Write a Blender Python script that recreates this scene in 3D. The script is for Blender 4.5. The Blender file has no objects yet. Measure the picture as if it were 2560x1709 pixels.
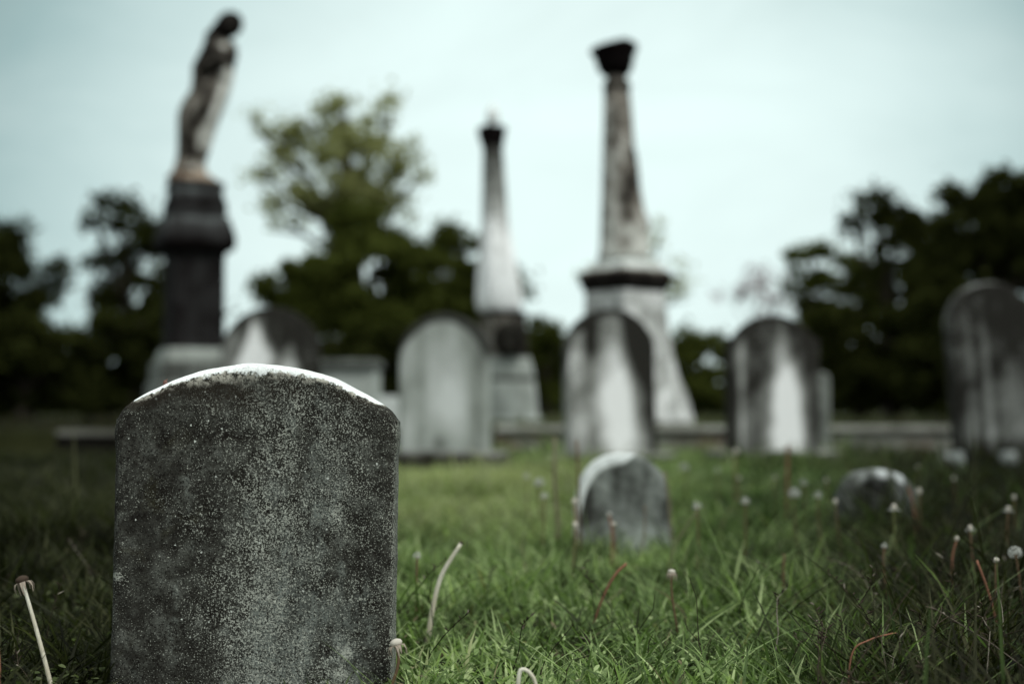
import bpy, bmesh, math, random
import numpy as np
from mathutils import Vector, Matrix

RNG = np.random.default_rng(11)
random.seed(11)
S = bpy.context.scene
COL = S.collection
PI = math.pi

# ------------------------------------------------------------------ camera
FPX = 50.0 / 36.0 * 2560
PITCH = math.atan(166.0 / FPX)
CAM = np.array([0.0, 0.0, 0.43])
cam_d = bpy.data.cameras.new('camera'); cam = bpy.data.objects.new('camera', cam_d); COL.objects.link(cam)
cam.location = CAM; cam.rotation_euler = (PI / 2 + PITCH, 0, 0)
cam_d.lens = 50; cam_d.sensor_width = 36; cam_d.clip_start = 0.05; cam_d.clip_end = 2000
cam_d.dof.use_dof = True; cam_d.dof.focus_distance = 2.11; cam_d.dof.aperture_fstop = 2.1
S.camera = cam

def at(px, py, y):
    """world point at depth y that the photograph's pixel (2560 wide) looks at"""
    X = (px - 1280) / FPX; Y = (854.5 - py) / FPX
    d = np.array([X, math.cos(PITCH) - Y * math.sin(PITCH), math.sin(PITCH) + Y * math.cos(PITCH)])
    return CAM + d * (y / d[1])
def pxm(y): return y / FPX          # metres per photograph pixel at depth y

def smooth(a, b, x):
    t = np.clip((np.asarray(x, float) - a) / (b - a), 0, 1); return t * t * (3 - 2 * t)

_ph = np.random.default_rng(5).uniform(0, 6.28, (40, 3)); _dr = np.random.default_rng(6).normal(0, 1, (40, 3))
def fbm(p, scale=1.0, octs=4, seed=0):
    """cheap smooth pseudo noise in about [-1, 1]"""
    p = np.asarray(p, float) * scale; out = np.zeros(p.shape[:-1]); amp = 1.0; tot = 0
    for o in range(octs):
        for k in range(3):
            i = (seed * 7 + o * 3 + k) % 40
            q = p @ (_dr[i] * (1.9 ** o))
            out += amp * np.sin(q + _ph[i, 0] + 1.3 * np.sin(p @ _dr[(i + 11) % 40] * (1.7 ** o) + _ph[i, 1])) / 3 * 1.6
        tot += amp; amp *= 0.55
    return out / tot

GROUND_STEP = 13.25
def gz(x, y):
    x = np.asarray(x, float); y = np.asarray(y, float)
    z = 0.23 * smooth(GROUND_STEP - 0.05, GROUND_STEP + 0.12, y)
    z = z + 0.018 * np.sin(x * 1.3 + 0.4) * np.sin(y * 0.9 + 1.0) * smooth(2.2, 4, y)
    return z

# ------------------------------------------------------------------ nodes
class N:
    def __init__(s, name, world=False):
        if world:
            s.t = world.node_tree
        else:
            s.m = bpy.data.materials.new(name); s.m.use_nodes = True; s.t = s.m.node_tree
        s.t.nodes.clear()
    def n(s, typ, **kw):
        nd = s.t.nodes.new(typ)
        for k, v in kw.items():
            if k.startswith('_'): setattr(nd, k[1:], v)
        for k, v in kw.items():
            if k.startswith('_'): continue
            key = int(k[1:]) if k[0] == 'i' and k[1:].isdigit() else k
            s.set(nd, key, v)
        return nd
    def set(s, nd, key, v):
        sock = nd.inputs[key]
        if isinstance(v, bpy.types.NodeSocket): s.t.links.new(v, sock)
        elif isinstance(v, bpy.types.Node): s.t.links.new(v.outputs[0], sock)
        elif isinstance(v, (tuple, list)) and len(v) == 3 and sock.type == 'RGBA': sock.default_value = (*v, 1)
        else: sock.default_value = v
    def math(s, op, a, b=None, clamp=False):
        nd = s.n('ShaderNodeMath', _operation=op, _use_clamp=clamp, i0=a)
        if b is not None: s.set(nd, 1, b)
        return nd.outputs[0]
    def mix(s, f, a, b, mode='MIX'):
        nd = s.t.nodes.new('ShaderNodeMix'); nd.data_type = 'RGBA'; nd.blend_type = mode
        s.set(nd, 0, f); s.set(nd, 6, a); s.set(nd, 7, b); return nd.outputs[2]
    def ramp(s, f, stops):
        nd = s.t.nodes.new('ShaderNodeValToRGB'); s.set(nd, 0, f); cr = nd.color_ramp
        while len(cr.elements) < len(stops): cr.elements.new(0.5)
        for e, (p, c) in zip(cr.elements, stops):
            e.position = p; e.color = (*c, 1) if isinstance(c, (tuple, list)) else (c, c, c, 1)
        return nd.outputs[0]
    def coords(s, scale=(1, 1, 1), kind='Object'):
        tc = s.n('ShaderNodeTexCoord')
        mp = s.n('ShaderNodeMapping', Vector=tc.outputs[kind], Scale=scale)
        return mp.outputs[0]
    def noise(s, vec, scale, detail=4, rough=0.55, dist=0):
        return s.n('ShaderNodeTexNoise', Vector=vec, Scale=scale, Detail=detail, Roughness=rough, Distortion=dist).outputs['Fac']
    def attr(s, name):
        return s.n('ShaderNodeAttribute', _attribute_name=name).outputs['Fac']
    def out(s, color, rough=0.85, normal=None, spec=0.1, transl=None):
        b = s.n('ShaderNodeBsdfPrincipled', **{'Base Color': color, 'Roughness': rough, 'Specular IOR Level': spec})
        if normal is not None: s.set(b, 'Normal', normal)
        sh = b.outputs[0]
        if transl is not None:
            tr = s.n('ShaderNodeBsdfTranslucent', Color=transl[1])
            sh = s.n('ShaderNodeMixShader', i0=transl[0], i1=sh, i2=tr.outputs[0]).outputs[0]
        o = s.n('ShaderNodeOutputMaterial', Surface=sh)
        return s.m
    def bump(s, h, strength=0.5, dist=0.01):
        return s.n('ShaderNodeBump', Strength=strength, Distance=dist, Height=h).outputs[0]

# ------------------------------------------------------------------ mesh helpers
def new_obj(name, mesh, mat=None, parent=None, loc=None, rot=None):
    o = bpy.data.objects.new(name, mesh); COL.objects.link(o)
    if mat is not None: mesh.materials.append(mat)
    if parent is not None: o.parent = parent
    if loc is not None: o.location = loc
    if rot is not None: o.rotation_euler = rot
    return o
def mesh_from(name, V, F, smooth_shade=True, attrs=None):
    me = bpy.data.meshes.new(name); V = np.asarray(V, float)
    if isinstance(F, np.ndarray) and F.ndim == 2:
        nf, k = F.shape
        me.vertices.add(len(V)); me.vertices.foreach_set('co', V.astype(np.float32).ravel())
        me.loops.add(nf * k); me.loops.foreach_set('vertex_index', F.astype(np.int32).ravel())
        me.polygons.add(nf); me.polygons.foreach_set('loop_start', (np.arange(nf) * k).astype(np.int32))
        me.update(calc_edges=True)
    else:
        me.from_pydata([tuple(v) for v in V], [], [tuple(int(i) for i in f) for f in F])
    me.validate()
    if smooth_shade: me.polygons.foreach_set('use_smooth', np.ones(len(me.polygons), bool))
    for k, a in (attrs or {}).items():
        at_ = me.attributes.new(k, 'FLOAT', 'POINT'); at_.data.foreach_set('value', np.asarray(a, np.float32))
    me.update()
    return me
def fix_normals(me):
    bm = bmesh.new(); bm.from_mesh(me); bmesh.ops.recalc_face_normals(bm, faces=bm.faces); bm.to_mesh(me); bm.free()
def tag(o, label, cat, group=None, kind=None):
    if label: o['label'] = label
    if cat: o['category'] = cat
    if group: o['group'] = group
    if kind: o['kind'] = kind
    return o
def empty(name, loc, rot=(0, 0, 0)):
    o = bpy.data.objects.new(name, None); COL.objects.link(o); o.location = loc; o.rotation_euler = rot
    o.empty_display_size = 0.1
    return o

class MB:
    def __init__(s): s.v = []; s.f = []
    def add(s, V, F):
        o = len(s.v); s.v += [tuple(map(float, p)) for p in V]; s.f += [tuple(int(i) + o for i in f) for f in F]
    def tube(s, pts, rad, n=8, cap=True):
        pts = np.asarray(pts, float); rad = np.broadcast_to(np.asarray(rad, float), (len(pts),))
        V = []; F = []
        tang = np.gradient(pts, axis=0)
        ref = np.array([0.31, 0.95, 0.05])
        for p, t, r in zip(pts, tang, rad):
            t = t / (np.linalg.norm(t) + 1e-9)
            a = np.cross(t, ref)
            if np.linalg.norm(a) < 1e-3: a = np.cross(t, [1, 0, 0])
            a /= np.linalg.norm(a); b = np.cross(t, a)
            for k in range(n):
                th = 2 * PI * k / n; V.append(p + r * (math.cos(th) * a + math.sin(th) * b))
        m = len(pts)
        for i in range(m - 1):
            for k in range(n):
                F.append((i * n + k, i * n + (k + 1) % n, (i + 1) * n + (k + 1) % n, (i + 1) * n + k))
        if cap:
            F.append(tuple(range(n - 1, -1, -1))); F.append(tuple((m - 1) * n + k for k in range(n)))
        s.add(V, F)
    def loft(s, prof, sq=2.0, n=48, rot=0.0, ratio=1.0, wob=None):
        """prof: (z, half, cx, cy) rings; sq superellipse power (2 round, 8 nearly square)"""
        V = []; F = []
        for r in prof:
            z, h = r[0], r[1]; cx = r[2] if len(r) > 2 else 0; cy = r[3] if len(r) > 3 else 0
            for k in range(n):
                th = 2 * PI * (k + 0.5) / n; c, q = math.cos(th), math.sin(th)
                m = (abs(c) ** sq + abs(q) ** sq) ** (-1 / sq)
                x, y = h * m * c, h * m * q * ratio
                if wob: x, y = wob(x, y, z)
                V.append((cx + x * math.cos(rot) - y * math.sin(rot), cy + x * math.sin(rot) + y * math.cos(rot), z))
        m = len(prof)
        for i in range(m - 1):
            for k in range(n):
                F.append((i * n + k, i * n + (k + 1) % n, (i + 1) * n + (k + 1) % n, (i + 1) * n + k))
        F.append(tuple(range(n - 1, -1, -1))); F.append(tuple((m - 1) * n + k for k in range(n)))
        s.add(V, F)
    def ball(s, c, r, nu=16, nv=10, M=None):
        V = []; F = []
        r = np.broadcast_to(np.asarray(r, float), (3,))
        for j in range(nv + 1):
            ph = PI * j / nv
            for i in range(nu):
                th = 2 * PI * i / nu
                p = np.array([math.sin(ph) * math.cos(th), math.sin(ph) * math.sin(th), math.cos(ph)]) * r
                if M is not None: p = np.array(M @ Vector(p))
                V.append(np.asarray(c) + p)
        for j in range(nv):
            for i in range(nu):
                F.append((j * nu + i, (j + 1) * nu + i, (j + 1) * nu + (i + 1) % nu, j * nu + (i + 1) % nu))
        s.add(V, F)
    def box(s, lo, hi, bev=0.0):
        lo = np.asarray(lo, float); hi = np.asarray(hi, float)
        bm = bmesh.new(); bmesh.ops.create_cube(bm, size=1)
        for v in bm.verts:
            v.co = Vector((lo + hi) / 2 + np.array(v.co) * (hi - lo))
        if bev > 0: bmesh.ops.bevel(bm, geom=list(bm.edges), offset=bev, segments=2, affect='EDGES')
        bm.verts.index_update()
        s.add([v.co for v in bm.verts], [[v.index for v in f.verts] for f in bm.faces]); bm.free()
    def mesh(s, name, smooth_shade=True, clean=None, merge=False):
        V = np.array(s.v)
        me = mesh_from(name, V, s.f, smooth_shade)
        if merge:
            bm = bmesh.new(); bm.from_mesh(me); bmesh.ops.remove_doubles(bm, verts=bm.verts, dist=1e-5); bm.to_mesh(me); bm.free()
        fix_normals(me)
        if clean is not None:
            co = np.empty(len(me.vertices) * 3, np.float32); me.vertices.foreach_get('co', co); co = co.reshape(-1, 3)
            a = me.attributes.new('clean', 'FLOAT', 'POINT')
            a.data.foreach_set('value', np.broadcast_to(np.asarray(clean(co) if callable(clean) else clean, np.float32), (len(co),)).copy())
        return me
def autosmooth(o, ang=35):
    me = o.data
    bm = bmesh.new(); bm.from_mesh(me)
    for e in bm.edges:
        if len(e.link_faces) == 2 and e.calc_face_angle(0) > math.radians(ang): e.smooth = False
    bm.to_mesh(me); bm.free()

# ------------------------------------------------------------------ materials
def stone_mat(name, dark, mid, light, streak=0.45, blotch=0.5, fine=0.25, scale=4.0, bump=0.4):
    k = N(name); v = k.coords(); vs = k.coords((9, 9, 1.1))
    n1 = k.noise(v, scale, 6, 0.6); n2 = k.noise(vs, 1.0, 4, 0.6); n3 = k.noise(v, scale * 14, 4, 0.7)
    c = k.attr('clean')  # stain level; on some stones it also carries painted light
    f = k.math('ADD', c, k.math('MULTIPLY', k.math('SUBTRACT', n1, 0.5), blotch * 2))
    f = k.math('ADD', f, k.math('MULTIPLY', k.math('SUBTRACT', n2, 0.5), streak * 2))
    f = k.math('ADD', f, k.math('MULTIPLY', k.math('SUBTRACT', n3, 0.5), fine * 2), clamp=True)
    col = k.ramp(f, [(0.08, dark), (0.5, mid), (0.92, light)])
    h = k.math('ADD', n3, k.math('MULTIPLY', k.noise(v, scale * 40, 3, 0.7), 0.5))
    return k.out(col, 0.9, k.bump(h, bump, 0.01), 0.05)

M_STONE = stone_mat('weathered marble', (0.022, 0.022, 0.019), (0.22, 0.235, 0.22), (0.80, 0.84, 0.84), streak=0.30, blotch=0.46, fine=0.28)
M_GREY = stone_mat('grey marble', (0.035, 0.037, 0.033), (0.29, 0.325, 0.30), (0.62, 0.67, 0.66), streak=0.15, blotch=0.3, fine=0.12)
M_DARK = stone_mat('dark granite', (0.004, 0.003, 0.003), (0.035, 0.037, 0.037), (0.18, 0.21, 0.21), streak=0.25, blotch=0.3, fine=0.1)
M_BASE = stone_mat('soiled plinth stone', (0.012, 0.011, 0.009), (0.05, 0.05, 0.042), (0.25, 0.26, 0.24))
M_STATUE = stone_mat('stained statue marble', (0.008, 0.007, 0.006), (0.15, 0.14, 0.12), (0.54, 0.56, 0.52), streak=0.25, blotch=0.55, fine=0.35, scale=6)
M_RUST = stone_mat('rust stained stone', (0.025, 0.016, 0.011), (0.16, 0.125, 0.095), (0.36, 0.32, 0.26), scale=7)

def front_stone_mat():
    k = N('lichen crusted marble'); v = k.coords(); vs = k.coords((11, 11, 2.2))
    rim = k.attr('rim'); warm = k.attr('patch')
    big = k.noise(v, 7, 5, 0.6); med = k.noise(v, 38, 5, 0.65); stre = k.noise(vs, 1.6, 5, 0.62)
    base = k.ramp(med, [(0.32, (0.007, 0.006, 0.0045)), (0.50, (0.030, 0.031, 0.026)), (0.70, (0.085, 0.092, 0.080))])
    # pale wash in soft vertical runs
    f = k.math('ADD', k.math('MULTIPLY', k.math('SUBTRACT', stre, 0.53), 3.6), k.math('MULTIPLY', k.math('SUBTRACT', big, 0.5), 1.3))
    f = k.math('ADD', f, k.math('MULTIPLY', warm, 0.55))
    f = k.math('ADD', f, k.math('MULTIPLY', k.math('SUBTRACT', med, 0.5), 1.5))
    f = k.math('ADD', f, k.math('MULTIPLY', k.math('SUBTRACT', k.noise(v, 55, 5, 0.7), 0.5), 1.2))
    wash = k.math('MULTIPLY', k.math('SUBTRACT', f, 0.12), 0.8, clamp=True)
    col = k.mix(wash, base, (0.19, 0.22, 0.20))
    # olive moss tint here and there
    moss = k.ramp(k.noise(v, 11, 4, 0.6, 0.6), [(0.60, 0.0), (0.75, 0.5)])
    col = k.mix(k.math('MULTIPLY', moss, 0.5), col, (0.045, 0.042, 0.012))
    # fine granular lichen: irregular grains crowding together in patches
    gn = k.noise(v, 420, 2, 0.62); gm = k.noise(v, 800, 1, 0.5)
    dens = k.math('ADD', k.math('MULTIPLY', k.math('SUBTRACT', k.noise(v, 22, 5, 0.65), 0.5), 0.26), k.math('MULTIPLY', warm, 0.085))
    gv = k.math('ADD', k.math('ADD', k.math('MULTIPLY', gn, 0.75), k.math('MULTIPLY', gm, 0.25)), dens)
    grain = k.ramp(gv, [(0.558, 0.0), (0.60, 1.0)])
    gcol = k.mix(k.noise(v, 140, 3, 0.6), (0.08, 0.086, 0.072), (0.52, 0.56, 0.49))
    col = k.mix(grain, col, gcol)
    hole = k.ramp(k.noise(v, 330, 2, 0.6), [(0.37, 0.9), (0.46, 0.0)])
    col = k.mix(hole, col, (0.005, 0.004, 0.003))
    g2 = k.n('ShaderNodeTexVoronoi', Vector=k.n('ShaderNodeVectorMath', _operation='ADD', i0=v, i1=k.n('ShaderNodeVectorMath', _operation='SCALE', i0=k.n('ShaderNodeTexNoise', Vector=v, Scale=300).outputs['Color'], Scale=0.004).outputs[0]).outputs[0], Scale=150, Randomness=1.0)
    s2 = k.n('ShaderNodeSeparateColor', i0=g2.outputs['Color'])
    big_spot = k.math('MULTIPLY', k.math('LESS_THAN', g2.outputs['Distance'], 0.26), k.math('GREATER_THAN', s2.outputs[0], 0.975))
    col = k.mix(big_spot, col, (0.45, 0.49, 0.45))
    # dark crust right under the washed rim
    edge_n = k.math('ADD', k.math('MULTIPLY', k.math('SUBTRACT', k.noise(v, 28, 4, 0.7), 0.5), 0.030), k.math('MULTIPLY', k.math('SUBTRACT', k.noise(v, 120, 4, 0.75), 0.5), 0.040))
    r2 = k.math('ADD', rim, edge_n)
    crust = k.math('MULTIPLY', k.ramp(k.math('MULTIPLY', r2, 12.0), [(0.16, 0.0), (0.24, 0.92), (0.45, 0.8), (0.95, 0.0)]), k.ramp(k.noise(v, 9, 4, 0.6), [(0.36, 0.35), (0.55, 1.0)]))
    col = k.mix(crust, col, k.mix(k.noise(v, 90, 3), (0.006, 0.004, 0.003), (0.03, 0.026, 0.018)))
    half = k.math('MULTIPLY', k.ramp(k.math('MULTIPLY', k.math('ADD', rim, k.math('MULTIPLY', k.math('SUBTRACT', k.noise(v, 26, 5, 0.7), 0.5), 0.06)), 20.0), [(0.26, 0.95), (0.60, 0.0)]), k.ramp(k.noise(v, 95, 4, 0.7), [(0.42, 0.0), (0.56, 0.9)]))
    col = k.mix(half, col, (0.42, 0.42, 0.36))
    white = k.ramp(k.math('MULTIPLY', k.math('ADD', rim, k.math('MULTIPLY', edge_n, 0.75)), 20.0), [(0.20, 1.0), (0.30, 0.0)])
    col = k.mix(white, col, (0.80, 0.86, 0.85))
    pit = k.math('MULTIPLY', k.math('GREATER_THAN', k.noise(v, 210, 2, 0.6), 0.69), k.math('GREATER_THAN', rim, 0.008))
    col = k.mix(k.math('MULTIPLY', pit, 0.9), col, (0.008, 0.006, 0.004))
    h = k.math('ADD', k.math('MULTIPLY', k.noise(v, 260, 3, 0.7), 0.6), k.math('ADD', k.math('MULTIPLY', med, 0.8), k.math('MULTIPLY', grain, 0.9)))
    return k.out(col, 0.92, k.bump(h, 0.75, 0.004), 0.12)
M_FRONT = front_stone_mat()

def wall_mat():
    k = N('old brick with mortar wash'); v = k.coords()
    br = k.n('ShaderNodeTexBrick', Vector=k.n('ShaderNodeMapping', Vector=k.n('ShaderNodeTexCoord').outputs['Object'], Rotation=(PI / 2, 0, 0)).outputs[0], Color1=(0.10, 0.05, 0.038), Color2=(0.15, 0.09, 0.07), Mortar=(0.30, 0.29, 0.25), Scale=5.5, **{'Mortar Size': 0.03})
    n = k.noise(v, 2.1, 5, 0.6)
    wash = k.mix(k.ramp(n, [(0.40, 0.0), (0.54, 1.0)]), br.outputs[0], (0.24, 0.25, 0.22))
    col = k.mix(k.ramp(k.noise(v, 6, 4), [(0.5, 0.0), (0.75, 0.8)]), wash, (0.035, 0.04, 0.028))
    return k.out(col, 0.95, k.bump(k.noise(v, 60, 3), 0.4, 0.01), 0.1)
M_WALL = wall_mat()
M_COPING = stone_mat('limestone coping', (0.06, 0.06, 0.05), (0.27, 0.28, 0.25), (0.50, 0.53, 0.50), streak=0.1)

def leaf_mat(name, dark, light, tr=0.35, trc=(0.10, 0.14, 0.03)):
    k = N(name); r = k.attr('rnd'); c = k.attr('clump')
    col = k.mix(r, dark, light)
    col = k.mix(k.math('MULTIPLY', c, 0.55), col, tuple(x * 1.7 for x in light))
    return k.out(col, 0.8, None, 0.0, (tr, trc))
M_LEAF_DARK = leaf_mat('dark foliage', (0.005, 0.007, 0.0015), (0.020, 0.024, 0.007), 0.2, (0.03, 0.036, 0.008))
M_LEAF_MID = leaf_mat('mid green foliage', (0.010, 0.014, 0.003), (0.050, 0.062, 0.014), 0.3, (0.09, 0.11, 0.022))
M_LEAF_LIGHT = leaf_mat('young yellow green foliage', (0.055, 0.066, 0.018), (0.18, 0.195, 0.078), 0.5, (0.40, 0.43, 0.20))
M_TWIG = leaf_mat('bare mauve twigs', (0.28, 0.25, 0.26), (0.36, 0.33, 0.34), 0.1, (0.3, 0.28, 0.3))
def bark():
    k = N('bark'); v = k.coords((6, 6, 1.5)); n = k.noise(v, 3, 5, 0.6)
    return k.out(k.ramp(n, [(0.3, (0.012, 0.010, 0.008)), (0.7, (0.05, 0.042, 0.034))]), 0.95, k.bump(n, 0.6, 0.03), 0.1)
M_BARK = bark()

def grass_mat():
    k = N('grass blades'); r = k.attr('rnd'); d = k.attr('dry'); l = k.attr('lush_lit')
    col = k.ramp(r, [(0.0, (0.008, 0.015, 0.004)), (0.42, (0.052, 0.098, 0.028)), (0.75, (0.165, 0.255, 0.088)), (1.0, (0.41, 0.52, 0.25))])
    brown = k.ramp(r, [(0.0, (0.004, 0.004, 0.0015)), (0.6, (0.012, 0.012, 0.004)), (1.0, (0.034, 0.032, 0.014))])  # near-black brown: painted shade at the sides, plus dead grass
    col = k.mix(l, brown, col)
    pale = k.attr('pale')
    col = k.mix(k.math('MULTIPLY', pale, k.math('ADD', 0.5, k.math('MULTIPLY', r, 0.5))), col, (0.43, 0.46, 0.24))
    col = k.mix(d, col, k.ramp(r, [(0, (0.10, 0.075, 0.045)), (1, (0.26, 0.22, 0.14))]))
    tc = k.mix(1.0, col, (1.3, 1.5, 0.9), 'MULTIPLY')
    return k.out(col, 0.6, None, 0.12, (0.4, tc))
M_GRASS = grass_mat()
def soil_mat():
    k = N('turf soil'); v = k.coords(); n = k.noise(v, 6, 6, 0.65); n2 = k.noise(v, 0.35, 4)
    col = k.ramp(n, [(0.3, (0.004, 0.004, 0.002)), (0.55, (0.012, 0.013, 0.005)), (0.8, (0.025, 0.025, 0.010))])
    far = k.mix(n2, (0.010, 0.013, 0.004), (0.022, 0.027, 0.009))  # far turf coloured dark to stand for shade under the trees
    pos = k.n('ShaderNodeSeparateXYZ', Vector=k.n('ShaderNodeNewGeometry').outputs['Position'])
    f = k.n('ShaderNodeMapRange', Value=pos.outputs['Y'], **{'From Min': 9, 'From Max': 20}).outputs[0]
    return k.out(k.mix(f, col, far), 1.0, k.bump(n, 0.6, 0.03), 0.05)
M_SOIL = soil_mat()
def stem_mat(name, a, b, tr=0.2):
    k = N(name); v = k.coords((1, 1, 1)); n = k.noise(v, 30, 4); g = k.attr('t')
    st = k.noise(k.coords((900, 900, 12)), 1.0, 4, 0.6)
    col = k.mix(g, b, a); col = k.mix(k.math('MULTIPLY', k.ramp(n, [(0.42, 0), (0.62, 1)]), 0.6), col, b)
    col = k.mix(k.ramp(st, [(0.45, 0.0), (0.65, 0.5)]), col, tuple(x * 0.5 for x in b))
    return k.out(col, 0.75, k.bump(st, 0.5, 0.001), 0.1, (tr, a))
M_STEM_PALE = stem_mat('pale dried stem', (0.78, 0.79, 0.69), (0.50, 0.46, 0.34))
M_STEM_BEIGE = stem_mat('beige dead stem', (0.27, 0.25, 0.17), (0.16, 0.14, 0.09))
M_STEM_GREEN = stem_mat('green stem', (0.20, 0.22, 0.09), (0.12, 0.13, 0.05))
M_STEM_BROWN = stem_mat('brown stem', (0.20, 0.13, 0.08), (0.10, 0.07, 0.04))
M_STEM_RED = stem_mat('reddish stem', (0.36, 0.17, 0.11), (0.13, 0.07, 0.045))
def plain(name, c, rough=0.8, tr=0.25):
    k = N(name); v = k.coords(); n = k.noise(v, 140, 3)
    return k.out(k.mix(n, tuple(x * 0.65 for x in c), c), rough, None, 0.2, (tr, c))
M_HEAD = plain('bleached receptacle', (0.66, 0.63, 0.55))
M_HEAD_DARK = plain('withered bracts', (0.07, 0.05, 0.035))
M_BRACT = plain('papery bracts', (0.36, 0.31, 0.25))
M_FLUFF = plain('white seed fluff', (0.70, 0.72, 0.68), 0.8, 0.5)
M_BUD = plain('dry red bud', (0.20, 0.11, 0.09))

# ------------------------------------------------------------------ ground
def make_ground():
    ys = np.concatenate([np.linspace(-40, 0, 9), np.arange(0.5, 13, 0.25), np.arange(13.0, 13.6, 0.04), np.arange(13.75, 30, 0.75), np.array([35, 45, 60, 90, 140, 220, 400, 800, 1500])])
    xs = np.concatenate([-np.array([1500, 700, 300, 150, 80, 50, 35, 25, 18]), np.arange(-14, 14.1, 0.5), np.array([18, 25, 35, 50, 80, 150, 300, 700, 1500])])
    X, Y = np.meshgrid(xs, ys); Z = gz(X, Y)
    V = np.stack([X, Y, Z], -1).reshape(-1, 3); nx = len(xs); ny = len(ys)
    i = np.arange(ny - 1)[:, None] * nx + np.arange(nx - 1)[None]; F = np.stack([i, i + 1, i + nx + 1, i + nx], -1).reshape(-1, 4)
    tag(new_obj('ground', mesh_from('ground', V, F), M_SOIL), 'rough turf of the graveyard', 'ground', kind='structure')
make_ground()

# ------------------------------------------------------------------ slabs
def slab(w, h, sag, t, bev, nu=60, nv=70, power=2.0, rough=0.0, clean=None, foot=0.0, seed=1, shoulder=0.0, ears=0.0):
    a = w / 2
    s = np.linspace(-1, 1, nu); us = np.sin(s * PI / 2) * 0.75 + s * 0.25
    q = np.linspace(0, 1, nv); vs = np.sin(q * PI / 2) * 0.75 + q * 0.25
    x0 = us * a
    aa = a - shoulder
    xx = np.clip(np.abs(x0), 0, aa)
    if power == 2.0 and sag < aa * 0.999:
        R = (aa * aa + sag * sag) / (2 * sag); top = h - (R - np.sqrt(np.maximum(R * R - xx ** 2, 0)))
    else:
        top = h - sag * (1 - np.maximum(1 - (xx / aa) ** power, 0) ** (1 / power))
    top = top - ears * smooth(0.90, 1.0, np.abs(us)) ** 2
    slope = np.gradient(top, x0); cosl = 1 / np.sqrt(1 + slope ** 2)
    X = np.repeat(x0[:, None], nv, 1); Zt = np.repeat(top[:, None], nv, 1); Vv = np.repeat(vs[None], nu, 0)
    Z = -foot + Vv * (Zt + foot)
    ds = a - np.abs(X); dt = (Zt - Z) * cosl[:, None]
    d = np.maximum(np.minimum(ds, dt), 0)
    k = bev * 1.2
    hs = np.clip(0.5 + 0.5 * (dt - ds) / k, 0, 1); d = np.maximum(dt * (1 - hs) + ds * hs - k * hs * (1 - hs) * 0.5, 0)
    e = np.clip(d / bev, 0, 1); inset = bev * (1 - np.sqrt(np.maximum(1 - (1 - e) ** 2, 0)))
    P = np.stack([X, np.zeros_like(X), Z], -1)
    if rough > 0:
        nz = fbm(P, 14, 5, seed) * rough
        bx = fbm(np.stack([Z * 0.7, Z, X * 0 + seed], -1), 20, 4, seed + 2) * rough * 1.1
        X = X + bx * (np.abs(us)[:, None] ** 8) * np.sign(us)[:, None]
        tz = fbm(np.stack([X, X * 0.3, X * 0 + 3], -1), 24, 4, seed + 4) * rough * 0.8
        Z = Z + tz * (Vv ** 20)
    else: nz = 0
    fr = np.stack([X, -t / 2 + inset + nz, Z], -1); bk = np.stack([X, t / 2 - inset, Z], -1)
    n = nu * nv; idx = np.arange(n).reshape(nu, nv)
    F = [np.stack([idx[:-1, :-1], idx[1:, :-1], idx[1:, 1:], idx[:-1, 1:]], -1).reshape(-1, 4),
         np.stack([idx[:-1, :-1], idx[:-1, 1:], idx[1:, 1:], idx[1:, :-1]], -1).reshape(-1, 4) + n]
    loop = np.concatenate([idx[0, ::-1][:-1], idx[:-1, 0], idx[-1, :-1], idx[::-1, -1][:-1]])
    nl = np.roll(loop, -1)
    F.append(np.stack([nl, loop, loop + n, nl + n], -1))
    V = np.concatenate([fr.reshape(-1, 3), bk.reshape(-1, 3)]); F = np.concatenate(F)
    at_ = {}
    u = np.repeat(us[:, None], nv, 1); vv = Z / h
    cl = clean(u, vv, dt, ds) if clean else np.full_like(u, 0.6)
    at_['clean'] = np.concatenate([cl.ravel(), cl.ravel()])
    at_['rim'] = np.concatenate([dt.ravel(), dt.ravel() * 0])
    at_['u'] = np.concatenate([u.ravel(), u.ravel()])
    me = mesh_from('slab', V, F, True, at_); fix_normals(me)
    return me, u, vv

# ---- the sharp headstone in front
D0 = 2.13
cx0 = at(627, 1300, D0)[0]
ztop = at(650, 909, D0)[2]; w0 = 708 * pxm(D0)
me, u, vv = slab(w0, ztop, 132 * pxm(D0), 0.075, 0.015, 190, 220, rough=0.0021, foot=0.06, ears=0.006)
patch = (np.exp(-((u - 0.15) / 0.32) ** 2) * 0.75 + np.exp(-((u - 0.62) / 0.14) ** 2) * (0.5 + 0.5 * np.sin(vv * 9 + 1)) * 0.6 - 0.45 * smooth(-0.15, -0.75, u)
         - 0.35 * np.exp(-((u + 0.2) / 0.2) ** 2 - ((vv - 0.6) / 0.25) ** 2) + 0.5 * np.exp(-((u + 0.08) / 0.14) ** 2 - ((vv - 0.2) / 0.28) ** 2)
         + 2.2 * np.exp(-((u + 0.96) / 0.05) ** 2 - ((vv - 0.355) / 0.014) ** 2) + 2.0 * np.exp(-((u - 0.68) / 0.04) ** 2 - ((vv - 0.14) / 0.02) ** 2) + 1.6 * np.exp(-((u - 0.63) / 0.05) ** 2 - ((vv - 0.08) / 0.013) ** 2) + 1.0 * smooth(0.965, 1.0, u) + 1.3 * np.exp(-((u - 0.58) / 0.06) ** 2 - ((vv - 0.55) / 0.03) ** 2))
pa = me.attributes.new('patch', 'FLOAT', 'POINT'); pa.data.foreach_set('value', np.concatenate([patch.ravel(), patch.ravel()]).astype(np.float32))
rim = np.empty(len(me.vertices), np.float32); me.attributes['rim'].data.foreach_get('value', rim)
uu = np.concatenate([u.ravel(), u.ravel()])
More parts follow.
